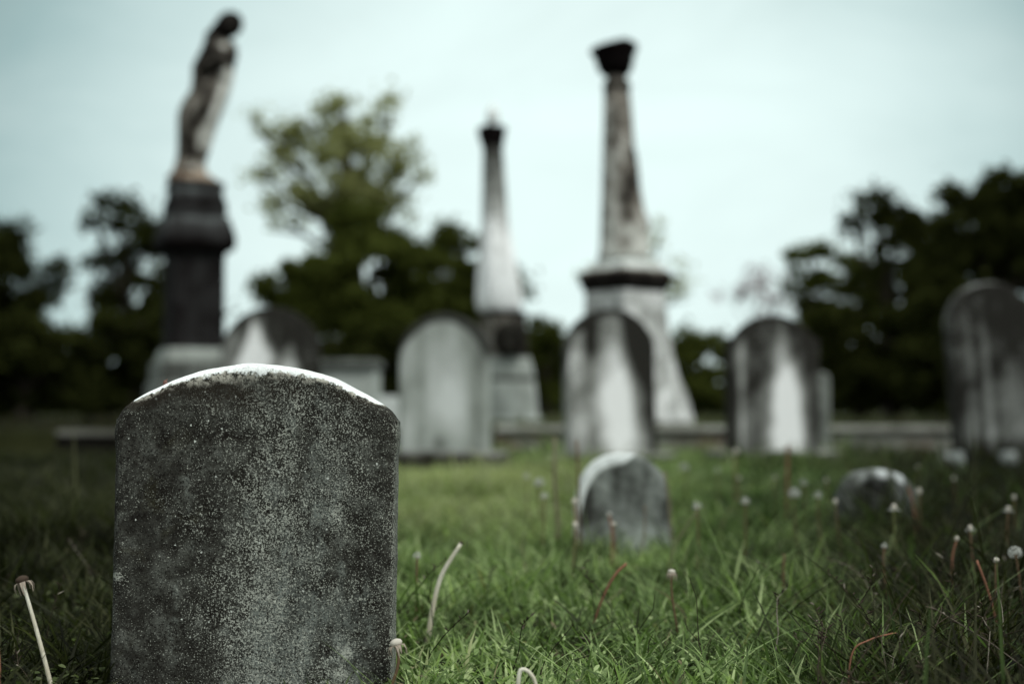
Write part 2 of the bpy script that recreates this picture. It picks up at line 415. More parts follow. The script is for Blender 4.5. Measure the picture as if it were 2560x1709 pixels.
wfac = np.interp(uu, [-1, -0.94, -0.8, -0.6, -0.3, -0.05, 0.2, 0.45, 0.7, 0.82, 0.92, 1], [0.03, 0.10, 0.34, 0.45, 0.95, 1.1, 0.8, 0.55, 0.4, 0.2, 0.04, 0.02])     # the washed band is widest left of the crown
me.attributes['rim'].data.foreach_set('value', (rim / wfac + 0.05 * smooth(0.84, 0.97, np.abs(uu))).astype(np.float32))
hs = new_obj('headstone', me, M_FRONT, None, (cx0, D0 + 0.0375, 0), (0, 0.0125, math.radians(-1.5)))
tag(hs, 'dark lichen speckled headstone with clean white curved top edge, sharp and nearest of all', 'headstone')
# little bud stuck to the white top
p = at(413, 960, D0 + 0.03)
mb = MB(); mb.ball((0, 0, 0.0035), (0.0035, 0.003, 0.0045), 10, 8); mb.tube([(0.001, 0, 0.0065), (0.003, 0.001, 0.0095)], [0.0012, 0.0004], 6); mb.tube([(-0.002, 0, 0.001), (-0.0045, 0.0005, 0.0002)], [0.001, 0.0004], 5)
tag(new_obj('fallen_bud', mb.mesh('fallen_bud'), M_BUD, None, (p[0], p[1], p[2] - 0.0015)), 'tiny dry reddish bud lying on the white top edge of the front headstone', 'bud')

# ---- headstones behind
def flame(u, vv, cu, wb, top, bot=0.0, lo=0.12, hi=1.0, soft=0.8):
    """pale washed tongue: wide at the foot, a point at the top"""
    tt = np.clip((vv - bot) / (top - bot), 0, 1); wid = wb * (1 - tt ** 1.6) + 0.02
    q = np.stack([u, vv * 1.5, u * 0 + cu * 9], -1); wid = wid * (1 + 0.22 * fbm(q, 3.0, 3, 2)) + 0.03
    wid = wid * (1 + 0.25 * fbm(np.stack([vv * 0 + cu * 5, vv * 2.2, vv * 0], -1), 2.0, 3, 9))
    m = smooth(1 + soft, 1 - soft, np.abs(u - cu + 0.06 * fbm(q, 4.5, 3, 5)) / wid) * smooth(top + 0.10, top - 0.22, vv)
    return lo + (hi - lo) * m
G_HS = 'row of tall weathered headstones behind the front stone'
def headstone(px_l, px_r, py_top, y, sag, label, cleanf, mat, t=0.12, lean=0.0, yaw=0.0, bev=0.02, base=None, power=2.0, base_mat=None, shoulder=0.0, drop=0.0):
    k = pxm(y); w = (px_r - px_l) * k; c = at((px_l + px_r) / 2, 1020, y); gzv = float(gz(c[0], y))
    h = at(0, py_top, y)[2] - gzv
    root = empty('headstone', (c[0], y, gzv), (0, lean, yaw))
    tag(root, label, 'headstone', G_HS)
    bh = base[1] if base else 0.0
    me, _, _ = slab(w, h - bh, sag * k, t, bev, 64, 80, power, 0.0, cleanf, foot=0.02 if base else 0.2, shoulder=shoulder * k)
    if base: me.transform(Matrix.Translation((0, 0, bh)))
    new_obj('slab', me, mat, root)
    if base:
        mb = MB(); bw, bh_, bd = base; mb.loft([(-0.15, 0.5), (bh_ - 0.03, 0.5), (bh_ - 0.008, 0.488), (bh_, 0.47)], 14, 56)
        b = mb.mesh('base', True, lambda co: 0.30 + 0.35 * (co[:, 2] > bh_ - 0.02))
        for v in b.vertices: v.co.x *= bw; v.co.y *= bd
        o = new_obj('base', b, base_mat or M_BASE, root); autosmooth(o)
    return root
# A: half dark, pale triangle
headstone(556, 800, 768, 12.9, 92, 'round topped headstone beside the statue pedestal, black streak beside a pale wedge',
          lambda u, v, dt, ds: np.maximum(np.maximum(flame(u, v, -0.34, 0.36, 0.97, 0.3, 0.10, 0.9, 0.6), flame(u, v, 0.34, 0.26, 0.76, 0.2, 0.0, 0.7)), 0.34 * smooth(-0.5, -0.8, u)) - 0.25 * smooth(0.08, 0.0, dt), M_STONE, lean=0.0, yaw=0.1, base=(0.98, 0.12, 0.4))
# B: pale grey
headstone(1000, 1226, 783, 9.7, 92, 'pale grey arched headstone, evenly clean, standing right behind the front stone',
          lambda u, v, dt, ds: 0.66 + 0.42 * np.exp(-((u - 0.12) / 0.40) ** 2 - ((v - 0.30) / 0.20) ** 2) + 0.12 * np.exp(-((u + 0.1) / 0.25) ** 2 - ((v - 0.6) / 0.15) ** 2) - 0.34 * np.exp(-((u + 0.05) / 0.16) ** 2 - ((v - 0.06) / 0.07) ** 2) - 0.8 * smooth(0.075, 0.02, np.minimum(dt, ds * 2)) * smooth(0.62, 0.82, v) - 0.10 + 0.12 * fbm(np.stack([u * 2, v, u * 0], -1), 3, 3, 4) - 0.16 * smooth(0.5, 0.75, u), M_GREY, t=0.16, yaw=-0.16, base=(0.84, 0.14, 0.44), power=1.72, lean=0.0)
# C: tall pale flame
headstone(1412, 1640, 772, 11.0, 88, 'arched headstone with a tall pale tongue between two dark lobes, before the tapering column',
          lambda u, v, dt, ds: np.maximum(0.44 * flame(u, v, 0.0, 0.95, 1.08, -0.3, 0.0, 1.0, 0.6) + 0.62 * np.exp(-(np.abs(u - 0.10) / 0.34) ** 2.4 - (np.abs(v - 0.30) / 0.34) ** 2.6), 0.46 * smooth(-0.45, -0.72, u) * smooth(0.92, 0.8, v)) + 0.08 - 0.42 * np.exp(-((u + 0.42) / 0.20) ** 2 - ((v - 0.80) / 0.14) ** 2) - 0.45 * np.exp(-((u - 0.60) / 0.26) ** 2 - ((v - 0.66) / 0.2) ** 2) - 0.30 * smooth(0.6, 1.0, u) - 0.40 * smooth(0.085, 0.02, dt), M_STONE, yaw=0.22, t=0.15, base=(0.98, 0.10, 0.42), lean=-0.015)
# D: white flame, dark border
headstone(1812, 2050, 788, 11.0, 58, 'arched headstone with bright white flame shaped patch and dark grey border, before the dark trees',
          lambda u, v, dt, ds: np.maximum(np.maximum(0.40 * flame(u, v, 0.16, 0.62, 0.98, -0.3, 0.0, 1.0, 0.7) + 0.72 * np.exp(-(np.abs(u - 0.24) / (0.40 - 0.25 * v)) ** 3 - (np.abs(v - 0.26) / 0.36) ** 3) + 0.06, 0.5 * np.exp(-((u + 0.76) / 0.09) ** 2) * smooth(0.86, 0.78, v)), 0.24 * np.exp(-((u - 0.1) / 0.5) ** 2)) - 0.25 * smooth(0.055, 0.02, dt), M_STONE, yaw=0.22, t=0.14, base=(1.02, 0.11, 0.42), shoulder=16)
# E: tall at the frame edge
headstone(2384, 2604, 706, 10.5, 96, 'tallest dark headstone cut by the right frame edge, leaning, with pale streaks',
          lambda u, v, dt, ds: 0.06 + 0.28 * smooth(0.62, 0.3, v + 0.3 * np.abs(u - 0.35)) * smooth(0.04, 0.14, v) + 0.30 * np.exp(-((u + 0.22) / 0.10) ** 2) * smooth(0.9, 0.6, v) + 0.16 * np.exp(-((u + 0.6) / 0.12) ** 2) * smooth(0.9, 0.7, v) + 0.4 * np.exp(-((u + 0.1) / 0.4) ** 2) * smooth(0.02, 0.0, dt), M_STONE, lean=-0.065, yaw=0.14, t=0.15, base=(0.92, 0.06, 0.40), power=2.0)
# slim stone peeping behind D
headstone(2025, 2072, 930, 12.7, 14, 'narrow grey stone post half hidden behind the headstone with the white flame patch',
          lambda u, v, dt, ds: 0.26 + 0 * u, M_GREY, t=0.14, bev=0.02)

def small_stone(px_l, px_r, py_top, y, label, cleanf, mat, lean, yaw, sag, t, group=None):
    k = pxm(y); c = at((px_l + px_r) / 2, 1020, y); gzv = float(gz(c[0], y)); w = (px_r - px_l) * k
    h = at(0, py_top, y)[2] - gzv
    me, _, _ = slab(w, h, sag, t, 0.022, 90, 90, 2.2, 0.007, cleanf, foot=0.08, seed=4)
    o = new_obj('footstone', me, mat, None, (c[0], y, gzv), (-0.06, lean, yaw))
    return tag(o, label, 'footstone', 'small round topped stones in the grass')
small_stone(1440, 1676, 1132, 4.25, 'small grey round topped footstone in the grass with a bright white top',
            lambda u, v, dt, ds: np.maximum(0.20 - 0.14 * np.exp(-((u - 0.02) / 0.5) ** 2 - ((v - 0.74) / 0.22) ** 2) + 0.22 * smooth(0.45, 0.15, v) + 0.22 * fbm(np.stack([u, v, u * 0], -1), 3.2, 4, 1), 1.5 * smooth(0.046, 0.018, dt + 0.06 * smooth(-0.05, 0.55, u))), M_GREY, -0.02, 0.0, 0.165, 0.13)
small_stone(2088, 2286, 1172, 4.7, 'smaller dark footstone with pale patchy crown, low in the dark grass at right',
            lambda u, v, dt, ds: np.maximum(0.27 - 0.24 * np.exp(-((u - 0.12) / 0.14) ** 2) + 0.14 * fbm(np.stack([u, v, u * 0], -1), 3.5, 4, 6), smooth(0.042, 0.018, dt) * (0.55 * np.exp(-((u + 0.5) / 0.25) ** 2) + 1.2 * np.exp(-((u - 0.02) / 0.2) ** 2) + 1.2 * np.exp(-((u - 0.46) / 0.15) ** 2))), M_STONE, 0.02, 0.1, 0.13, 0.12)

# ------------------------------------------------------------------ statue monument
YP = 16.0; KP = pxm(YP)
def zpx(py, y): return at(0, py, y)[2]
def mon_root(name, px, y, label, cat, group=None, yaw=0):
    c = at(px, 1020, y); g = float(gz(c[0], y)); o = empty(name, (c[0], y, g), (0, 0, yaw)); tag(o, label, cat, group); return o, g, c[0]
def sil(half_px, y, yaw, sq=16):
    th = np.linspace(0, 2 * PI, 721); c, q = np.cos(th), np.sin(th)
    m = (np.abs(c) ** sq + np.abs(q) ** sq) ** (-1 / sq)
    ext = np.max(m * c * math.cos(yaw) - m * q * math.sin(yaw))
    return (half_px + 4.5) * pxm(y) / ext
ROT = math.radians(24)
root, g0, xc = mon_root('pedestal', 482, YP, 'dark stone pedestal with bulging moulded cap, carrying the statue', 'pedestal')
def PR(rows, yaw, y=YP, x0=None, g=None, sq=16):
    out = []
    for r in rows:
        py, half = r[0], r[1]; cxp = r[2] if len(r) > 2 else None
        out.append((zpx(py, y) - g, sil(half, y, yaw, sq), 0 if cxp is None else at(cxp, 0, y)[0] - x0))
    return out
mb = MB(); mb.loft([(-0.2, sil(128, YP, ROT))] + PR([(965, 128), (962, 126), (955, 118), (908, 116), (905, 112), (903, 102), (882, 96), (872, 88)], ROT, YP, xc, g0, 16), 16, 64, ROT)
autosmooth(new_obj('base', mb.mesh('base', True, lambda co: 0.20 + 0.14 * (co[:, 2] > zpx(905, YP) - g0)), M_GREY, root))  # upper step set paler, skylight painted into the stone
mb = MB(); mb.loft(PR([(872, 84), (860, 81), (845, 79), (660, 78), (640, 80), (634, 84)], ROT, YP, xc, g0, 16), 16, 64, ROT)
autosmooth(new_obj('die', mb.mesh('die', True, lambda co: 0.20 + 0.0 * co[:, 2]), M_DARK, root))
mb = MB(); mb.loft(PR([(634, 86), (630, 99), (622, 106), (608, 108), (592, 106), (574, 99), (558, 92), (549, 90), (547, 80), (541, 80), (539, 84), (512, 81), (506, 81), (504, 74), (497, 74), (480, 71), (476, 71), (474, 77), (462, 75)], ROT, YP, xc, g0, 9), 9, 64, ROT)
autosmooth(new_obj('cap', mb.mesh('cap', True, lambda co: 0.30 + 0.45 * np.exp(-((co[:, 2] - (zpx(485, YP) - g0)) / 0.05) ** 2) - 0.2 * np.exp(-((co[:, 2] - (zpx(512, YP) - g0)) / 0.05) ** 2) + 0.30 * np.exp(-((co[:, 2] - (zpx(556, YP) - g0)) / 0.06) ** 2) - 0.3 * smooth(zpx(595, YP) - g0, zpx(622, YP) - g0, co[:, 2])), M_DARK, root), 30)  # ledges paler, groove and underside darker: shading painted into the moulding

def make_statue():
    x0 = at(486, 0, YP)[0]; z0 = zpx(462, YP)
    X = lambda px: at(px, 0, YP)[0] - x0
    Z = lambda py: zpx(py, YP) - z0
    B = MB()
    rows = [(430, 440, 512, .9), (415, 443, 511, .9), (395, 446, 519, .9), (375, 448, 525, .95), (350, 450, 531, 1), (320, 452, 540, 1), (295, 454, 550, .95), (275, 459, 560, .95), (250, 471, 569, .9), (225, 486, 577, .8), (205, 502, 583, .75), (190, 508, 586, .72), (172, 516, 589, .72), (150, 519, 588, .75), (132, 518, 588, .78), (115, 516, 584, .75), (102, 517, 576, .7), (94, 524, 569, .65), (86, 536, 569, .65), (76, 545, 574, .7)]
    V = []; F = []; n = 56
    for py, l, r, dp in rows:
        c = (X(l) + X(r)) / 2; h = (X(r) - X(l)) / 2; z = Z(py)
        fold = smooth(150, 260, py)
        for k in range(n):
            th = 2 * PI * k / n
            f = 1 + fold * (0.085 * math.sin(11 * th + z * 2.6 + 0.8 * math.sin(z * 5)) + 0.07 * math.sin(5 * th - z * 4 + 1) + 0.03 * math.sin(17 * th - z * 6))
            V.append((c + h * f * math.cos(th), h * dp * f * math.sin(th), z))
    for i in range(len(rows) - 1):
        for k in range(n): F.append((i * n + k, i * n + (k + 1) % n, (i + 1) * n + (k + 1) % n, (i + 1) * n + k))
    F.append(tuple(range(n - 1, -1, -1))); F.append(tuple((len(rows) - 1) * n + k for k in range(n)))
    B.add(V, F)
    P = lambda px, py, y: (X(px), y, Z(py))
    # bowed head, hair gathered at the nape and falling on the shoulder, face towards the right
    R = Matrix.Rotation(math.radians(28), 3, 'Y')
    B.ball(P(575, 64, -0.03), (0.150, 0.125, 0.165), 24, 16, Matrix.Rotation(math.radians(52), 3, 'Y'))
    B.ball(P(557, 77, 0.02), (0.14, 0.115, 0.125), 20, 14)
    B.ball(P(538, 92, 0.035), (0.125, 0.10, 0.11), 16, 12)
    B.ball(P(591, 66, -0.055), (0.036, 0.034, 0.052), 14, 10, R)         # face
    B.ball(P(599, 68, -0.07), (0.014, 0.012, 0.018), 10, 8, R)           # nose
    B.ball(P(593, 79, -0.062), (0.022, 0.024, 0.018), 10, 8)             # chin
    B.ball(P(598, 74, -0.068), (0.010, 0.016, 0.008), 10, 8)             # mouth
    # arms: one drawn back with drapery, one folded over the chest
    B.tube([P(528, 110, -0.02), P(521, 132, -0.05), P(508, 158, -0.08), P(498, 176, -0.10)], [0.078, 0.072, 0.064, 0.056], 14)
    B.tube([P(499, 178, -0.10), P(520, 172, -0.16), P(543, 160, -0.19)], [0.055, 0.048, 0.036], 12)
    B.ball(P(496, 180, -0.05), (0.058, 0.08, 0.06), 14, 10)
    B.tube([P(574, 112, -0.02), P(583, 128, -0.05), P(586, 150, -0.08), P(581, 166, -0.10)], [0.066, 0.066, 0.06, 0.052], 14)
    B.tube([P(581, 166, -0.10), P(566, 155, -0.17), P(550, 142, -0.20)], [0.052, 0.045, 0.033], 12)
    for (hx, hy, dx) in ((548, 158, 1), (546, 140, -1)):
        B.ball(P(hx, hy, -0.205), (0.034, 0.02, 0.042), 12, 8)
        for i in range(4):
            B.tube([P(hx + dx * 4, hy - 5 + i * 3.4, -0.215), P(hx + dx * 11, hy - 7 + i * 3.4, -0.218), P(hx + dx * (15 - abs(i - 1.3) * 1.5), hy - 5 + i * 3.4, -0.205)], [0.011, 0.0105, 0.009], 6)
        B.tube([P(hx, hy - 7, -0.21), P(hx + dx * 4, hy - 13, -0.212)], [0.012, 0.009], 6)
    # sleeves and mantle hanging from the arms, hem spreading over the feet
    B.tube([P(503, 165, -0.12), P(500, 195, -0.13), P(493, 235, -0.12), P(480, 270, -0.12)], [0.05, 0.05, 0.04, 0.02], 10)
    B.tube([P(520, 110, 0.08), P(512, 150, 0.12), P(505, 210, 0.13), P(480, 300, 0.12), P(466, 400, 0.08)], [0.06, 0.08, 0.09, 0.08, 0.05], 12)
    B.tube([P(578, 168, -0.14), P(574, 200, -0.14), P(566, 235, -0.12)], [0.045, 0.04, 0.02], 10)
    for q_ in range(9):
        a0 = -PI + q_ * PI / 8; B.tube([P(482 + 30 * math.cos(a0), 385, 0.10 * math.sin(a0)), P(479 + 36 * math.cos(a0), 432, 0.14 * math.sin(a0))], [0.02, 0.035], 8)
    # drapery swag across the hips
    B.tube([P(507, 205, -0.10), P(522, 225, -0.16), P(520, 262, -0.2), P(497, 300, -0.2), P(470, 340, -0.15), P(462, 380, -0.1)], [0.03, 0.045, 0.055, 0.055, 0.045, 0.03], 10)
    B.tube([P(570, 190, -0.08), P(560, 240, -0.14), P(540, 300, -0.17), P(522, 360, -0.14)], [0.03, 0.04, 0.04, 0.025], 10)
    for fx in (468, 492):
        B.ball(P(fx, 428, -0.17), (0.045, 0.10, 0.035), 12, 8)
    me = B.mesh('figure_src'); o = new_obj('tmp', me)
    m = o.modifiers.new('r', 'REMESH'); m.mode = 'VOXEL'; m.voxel_size = 0.013
    s = o.modifiers.new('s', 'SMOOTH'); s.factor = 0.4; s.iterations = 2
    dg = bpy.context.evaluated_depsgraph_get(); res = bpy.data.meshes.new_from_object(o.evaluated_get(dg))
    bpy.data.objects.remove(o); res.materials.clear(); res.polygons.foreach_set('use_smooth', np.ones(len(res.polygons), bool))
    co = np.empty(len(res.vertices) * 3, np.float32); res.vertices.foreach_get('co', co); co = co.reshape(-1, 3)
    px = (co[:, 0] + x0) / KP + 1280; py = 1020 - (co[:, 2] + z0 - 0.43) / KP
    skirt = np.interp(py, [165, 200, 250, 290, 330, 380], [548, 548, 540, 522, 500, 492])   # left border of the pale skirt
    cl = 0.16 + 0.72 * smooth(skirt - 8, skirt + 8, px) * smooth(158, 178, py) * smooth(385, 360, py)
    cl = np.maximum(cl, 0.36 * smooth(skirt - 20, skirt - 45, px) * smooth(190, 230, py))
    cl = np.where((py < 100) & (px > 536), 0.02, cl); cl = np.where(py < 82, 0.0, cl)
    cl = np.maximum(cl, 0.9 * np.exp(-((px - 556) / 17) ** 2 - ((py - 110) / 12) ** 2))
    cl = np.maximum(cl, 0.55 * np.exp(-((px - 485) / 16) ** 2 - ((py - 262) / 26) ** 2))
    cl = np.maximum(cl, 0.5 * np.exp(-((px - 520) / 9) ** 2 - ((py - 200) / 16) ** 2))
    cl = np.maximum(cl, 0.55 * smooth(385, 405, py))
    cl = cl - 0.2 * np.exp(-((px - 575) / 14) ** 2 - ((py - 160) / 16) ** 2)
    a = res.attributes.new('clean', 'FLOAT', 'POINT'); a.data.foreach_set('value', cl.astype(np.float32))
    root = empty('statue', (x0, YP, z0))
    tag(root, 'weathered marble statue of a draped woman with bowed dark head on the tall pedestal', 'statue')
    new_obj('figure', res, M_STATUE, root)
    mb = MB()
    mb.loft([(0.0, 0.30, X(489)), (0.02, 0.30, X(489)), (0.035, 0.29, X(488)), (Z(445), 0.26, X(482)), (Z(436), 0.20, X(477)), (Z(420), 0.155, X(475)), (Z(408), 0.125, X(476))], 3.2, 40, 0.3, 0.95, lambda x, y, z: (x * (1 + 0.06 * math.sin(9 * x + 40 * z)), y * (1 + 0.06 * math.sin(11 * y - 30 * z))))
    new_obj('base', mb.mesh('base', True, lambda co: 0.45 + 0.3 * fbm(co, 9, 3)), M_RUST, root)
make_statue()

# ------------------------------------------------------------------ right column (broken urn on top)
YC = 15.6; R2 = math.radians(40)
root, g0, xc = mon_root('column_monument', 1566, YC, 'tall tapering marble column with draped shaft and black broken urn on top', 'monument', 'column monuments on the raised plot')
mb = MB(); mb.loft([(-0.2, sil(172, YC, R2), 0)] + PR([(1085, 172, 1566), (1066, 170, 1566), (1062, 164, 1566)], R2, YC, xc, g0, 16), 16, 64, R2)
autosmooth(new_obj('plinth', mb.mesh('plinth', True, 0.12), M_BASE, root))
mb = MB(); mb.loft(PR([(1062, 158, 1566), (1048, 160, 1567), (1030, 155, 1567), (995, 147, 1566), (975, 141, 1565), (958, 132, 1565), (930, 123, 1564), (890, 113, 1563), (840, 106, 1562), (790, 101, 1561), (740, 97, 1560), (722, 97, 1560)], R2, YC, xc, g0, 18), 18, 64, R2)
autosmooth(new_obj('die', mb.mesh('die', True, lambda co: 0.62 + 0.50 * ((co[:, 0] * math.cos(R2) + co[:, 1] * math.sin(R2)) > np.abs(-co[:, 0] * math.sin(R2) + co[:, 1] * math.cos(R2)) - 0.01) - 0.08 * np.exp(-((co[:, 2] - (zpx(958, YC) - g0)) / 0.03) ** 2)), M_STONE, root))  # right face set paler: light from the right painted in
mb = MB(); mb.loft(PR([(730, 98, 1560), (722, 104, 1560), (716, 105, 1560), (710, 112, 1560), (690, 114, 1560), (683, 111, 1560), (674, 98, 1560)], R2, YC, xc, g0, 14), 14, 64, R2)
autosmooth(new_obj('cornice', mb.mesh('cornice', True, lambda co: 0.0 + 0.85 * smooth(zpx(686, YC) - g0, zpx(678, YC) - g0, co[:, 2])), M_STATUE, root))
mb = MB(); mb.loft(PR([(676, 92, 1562), (662, 88, 1562), (655, 78, 1564)], R2, YC, xc, g0, 10), 10, 64, R2)
autosmooth(new_obj('step', mb.mesh('step', True, 0.72), M_GREY, root))
mb = MB(); mb.loft(PR([(655, 56, 1552), (640, 54, 1551), (634, 51, 1551), (600, 49, 1551), (540, 45, 1549), (460, 40, 1547), (380, 36, 1545), (300, 33, 1544), (222, 28, 1541)], R2, YC, xc, g0, 5), 5, 48, R2)
zz = lambda py: zpx(py, YC) - g0
new_obj('shaft', mb.mesh('shaft', True, lambda co: 0.50 + 0.1 * fbm(co, 6, 3) - 0.5 * smooth(zz(640), zz(655), co[:, 2]) - 0.12 * smooth(zz(420), zz(240), co[:, 2])), M_STATUE, root)
Xc = lambda px: at(px, 0, YC)[0] - xc
mb = MB()
rows = [(652, 1557, 57), (640, 1559, 58), (610, 1561, 56), (585, 1564, 55), (562, 1566, 56), (545, 1564, 52), (520, 1559, 47), (480, 1556, 43), (430, 1554, 39), (390, 1552, 35), (350, 1549, 29), (320, 1547, 20), (312, 1546, 10)]
V = []; F = []; n = 40
for py, cxp, hw in rows:
    for q in range(n):
        th = 2 * PI * q / n; f = 1 + 0.05 * math.sin(7 * th + zz(py) * 5) + 0.03 * math.sin(12 * th - zz(py) * 8)
        V.append((Xc(cxp) + hw * pxm(YC) * f * math.cos(th), -0.06 + hw * pxm(YC) * 0.8 * f * math.sin(th), zz(py)))
for i in range(len(rows) - 1):
    for q in range(n): F.append((i * n + q, i * n + (q + 1) % n, (i + 1) * n + (q + 1) % n, (i + 1) * n + q))
F.append(tuple(range(n))); F.append(tuple((len(rows) - 1) * n + q for q in range(n)))
mb.add(V, F)
new_obj('drape', mb.mesh('drape', True, lambda co: 0.66 - 0.62 * np.exp(-((co[:, 2] - zz(420)) / 0.40) ** 2 - ((co[:, 0] - Xc(1582)) / 0.10) ** 2) - 0.4 * np.exp(-((co[:, 2] - zz(515)) / 0.22) ** 2 - ((co[:, 0] - Xc(1560)) / 0.07) ** 2) + 0.18 * smooth(zz(520), zz(600), co[:, 2]) + 0.16 * fbm(co, 8, 3)), M_STATUE, root)
mb = MB(); mb.loft(PR([(222, 31, 1541), (214, 31, 1541), (206, 27, 1541), (199, 22, 1540), (192, 19, 1540), (186, 20, 1540)], 0, YC, xc, g0, 2.4), 2.4, 32)
new_obj('neck_ring', mb.mesh('neck_ring', True, lambda co: 0.30 + 0 * co[:, 0]), M_STATUE, root)
mb = MB(); mb.loft(PR([(192, 22, 1539), (186, 30, 1538), (176, 38, 1537), (158, 43, 1536), (135, 48, 1535), (122, 55, 1534), (113, 56, 1534), (111, 46, 1534)], 0, YC, xc, g0, 2.3), 2.3, 40)
me = mb.mesh('urn', True, 0.0)
for v in me.vertices:                                   # the rim is broken off aslant
    tt = max(0.0, (v.co.z - zz(150)) / (zz(116) - zz(150)))
    v.co.z += tt * (0.16 * (v.co.x - Xc(1534)) * 1.25 - 0.008) - tt * 0.45 * max(0, v.co.x - Xc(1560))
new_obj('urn', me, M_DARK, root)['label'] = 'black urn with its rim broken off aslant'

# ------------------------------------------------------------------ left column (slim, finial)
YL = 17.2; R3 = math.radians(26)
root, g0, xc = mon_root('column_monument', 1262, YL, 'slim pale obelisk column with black capital, small finial and dark wreath near the foot', 'monument', 'column monuments on the raised plot')
zl = lambda py: zpx(py, YL) - g0
Xl = lambda px: at(px, 0, YL)[0] - xc
mb = MB(); mb.loft([(-0.2, sil(92, YL, R3))] + PR([(1100, 92, 1262), (1046, 90, 1262), (1042, 84, 1262)], R3, YL, xc, g0, 16), 16, 56, R3)
autosmooth(new_obj('plinth', mb.mesh('plinth', True, 0.5), M_GREY, root))
mb = MB(); mb.loft(PR([(1042, 76, 1264), (1030, 76, 1264), (1000, 74, 1264), (955, 70, 1263), (950, 66, 1263), (946, 66, 1263), (941, 69, 1263), (925, 66, 1262), (905, 61, 1262), (892, 56, 1262)], R3, YL, xc, g0, 18), 18, 56, R3)
autosmooth(new_obj('die', mb.mesh('die', True, lambda co: 0.46 + 0.55 * (co[:, 0] * math.cos(R3) + co[:, 1] * math.sin(R3) > np.abs(-co[:, 0] * math.sin(R3) + co[:, 1] * math.cos(R3)) - 0.01) - 0.6 * np.exp(-((co[:, 2] - zl(948)) / 0.022) ** 2)), M_GREY, root))  # right face paler as painted side light; groove line darkened
mb = MB(); mb.loft(PR([(892, 56, 1262), (880, 54, 1262), (835, 54, 1260), (800, 53, 1258), (792, 56, 1257), (784, 58, 1255), (780, 57, 1254)], R3, YL, xc, g0, 9), 9, 56, R3)
autosmooth(new_obj('dado', mb.mesh('dado', True, lambda co: 0.42 - 0.4 * np.exp(-((co[:, 2] - zl(783)) / 0.03) ** 2) - 0.3 * smooth(Xl(1262), Xl(1300), co[:, 0])), M_STATUE, root))
mb = MB(); mb.loft(PR([(780, 47, 1249), (768, 52, 1248), (740, 53, 1247), (700, 49, 1245), (660, 44, 1243), (600, 36, 1240), (560, 31, 1238), (500, 27, 1236), (430, 24, 1234), (372, 21, 1232), (364, 21, 1232)], R3, YL, xc, g0, 5), 5, 48, R3)
new_obj('shaft', mb.mesh('shaft', True, lambda co: 0.92 - 0.62 * smooth(zl(640), zl(400), co[:, 2]) - 0.2 * smooth(zl(420), zl(370), co[:, 2])), M_STONE, root)
mb = MB(); mb.loft(PR([(366, 24, 1232), (358, 25, 1231), (345, 28, 1230), (330, 32, 1230), (319, 32, 1230), (317, 29, 1230)], R3, YL, xc, g0, 6), 6, 40, R3)
autosmooth(new_obj('capital', mb.mesh('capital', True, 0.02), M_DARK, root), 40)
mb = MB(); mb.loft(PR([(319, 9, 1232), (312, 4, 1232), (306, 8, 1232), (294, 12, 1232), (280, 10, 1232), (270, 4, 1232), (264, 1, 1232), (258, -2.5, 1232)], 0, YL, xc, g0, 2), 2, 24)
new_obj('finial', mb.mesh('finial', True, 0.95), M_GREY, root)
mb = MB(); c = np.array([Xl(1276), -sil(56, YL, R3) * 1.22 - 0.03, zl(850)])
V = []; F = []; nu_, nv_ = 40, 12; Rw, rw = 0.125, 0.088
for i in range(nu_):
    a_ = 2 * PI * i / nu_
    for j in range(nv_):
        b_ = 2 * PI * j / nv_; r_ = rw * (1 + 0.12 * math.sin(9 * a_ + 3 * b_))
        q = np.array([(Rw + r_ * math.cos(b_)) * math.cos(a_), r_ * math.sin(b_), (Rw + r_ * math.cos(b_)) * math.sin(a_)])
        V.append(c + np.array([q[0] * math.cos(0.4) - q[1] * math.sin(0.4), q[0] * math.sin(0.4) + q[1] * math.cos(0.4), q[2]]))
for i in range(nu_):
    for j in range(nv_): F.append((i * nv_ + j, ((i + 1) % nu_) * nv_ + j, ((i + 1) % nu_) * nv_ + (j + 1) % nv_, i * nv_ + (j + 1) % nv_))
mb.add(V, F); mb.ball(c, (0.11, 0.085, 0.11), 20, 12, Matrix.Rotation(0.4, 3, 'Z'))
new_obj('wreath', mb.mesh('wreath', True, lambda co: 0.14 + 0.2 * fbm(co, 9, 3)), M_BASE, root)

# ------------------------------------------------------------------ chest tomb behind the front stone
YT = 15.0
root, g0, xc = mon_root('chest_tomb', 868, YT, 'low grey chest tomb with flat lid between the front headstone and pale headstone', 'tomb')
K = pxm(YT)
mb = MB(); mb.box((-75 * K, -0.3, -0.1), (75 * K, 0.45, zpx(922, YT) - g0), 0.012)
new_obj('chest', mb.mesh('chest', False, lambda co: 0.55 + 0 * co[:, 0]), M_GREY, root)
mb = MB(); mb.box((-84 * K, -0.36, zpx(922, YT) - g0 + 0.002), (82 * K, 0.51, zpx(900, YT) - g0), 0.015)
new_obj('lid', mb.mesh('lid', False, lambda co: 0.16 + 0.1 * (co[:, 2] > zpx(905, YT) - g0)), M_GREY, root)
mb = MB(); mb.box((80 * K, -0.42, -0.1), (130 * K, 0.3, zpx(990, YT) - g0), 0.015)
new_obj('step', mb.mesh('step', False, lambda co: 0.75 + 0 * co[:, 0]), M_GREY, root)

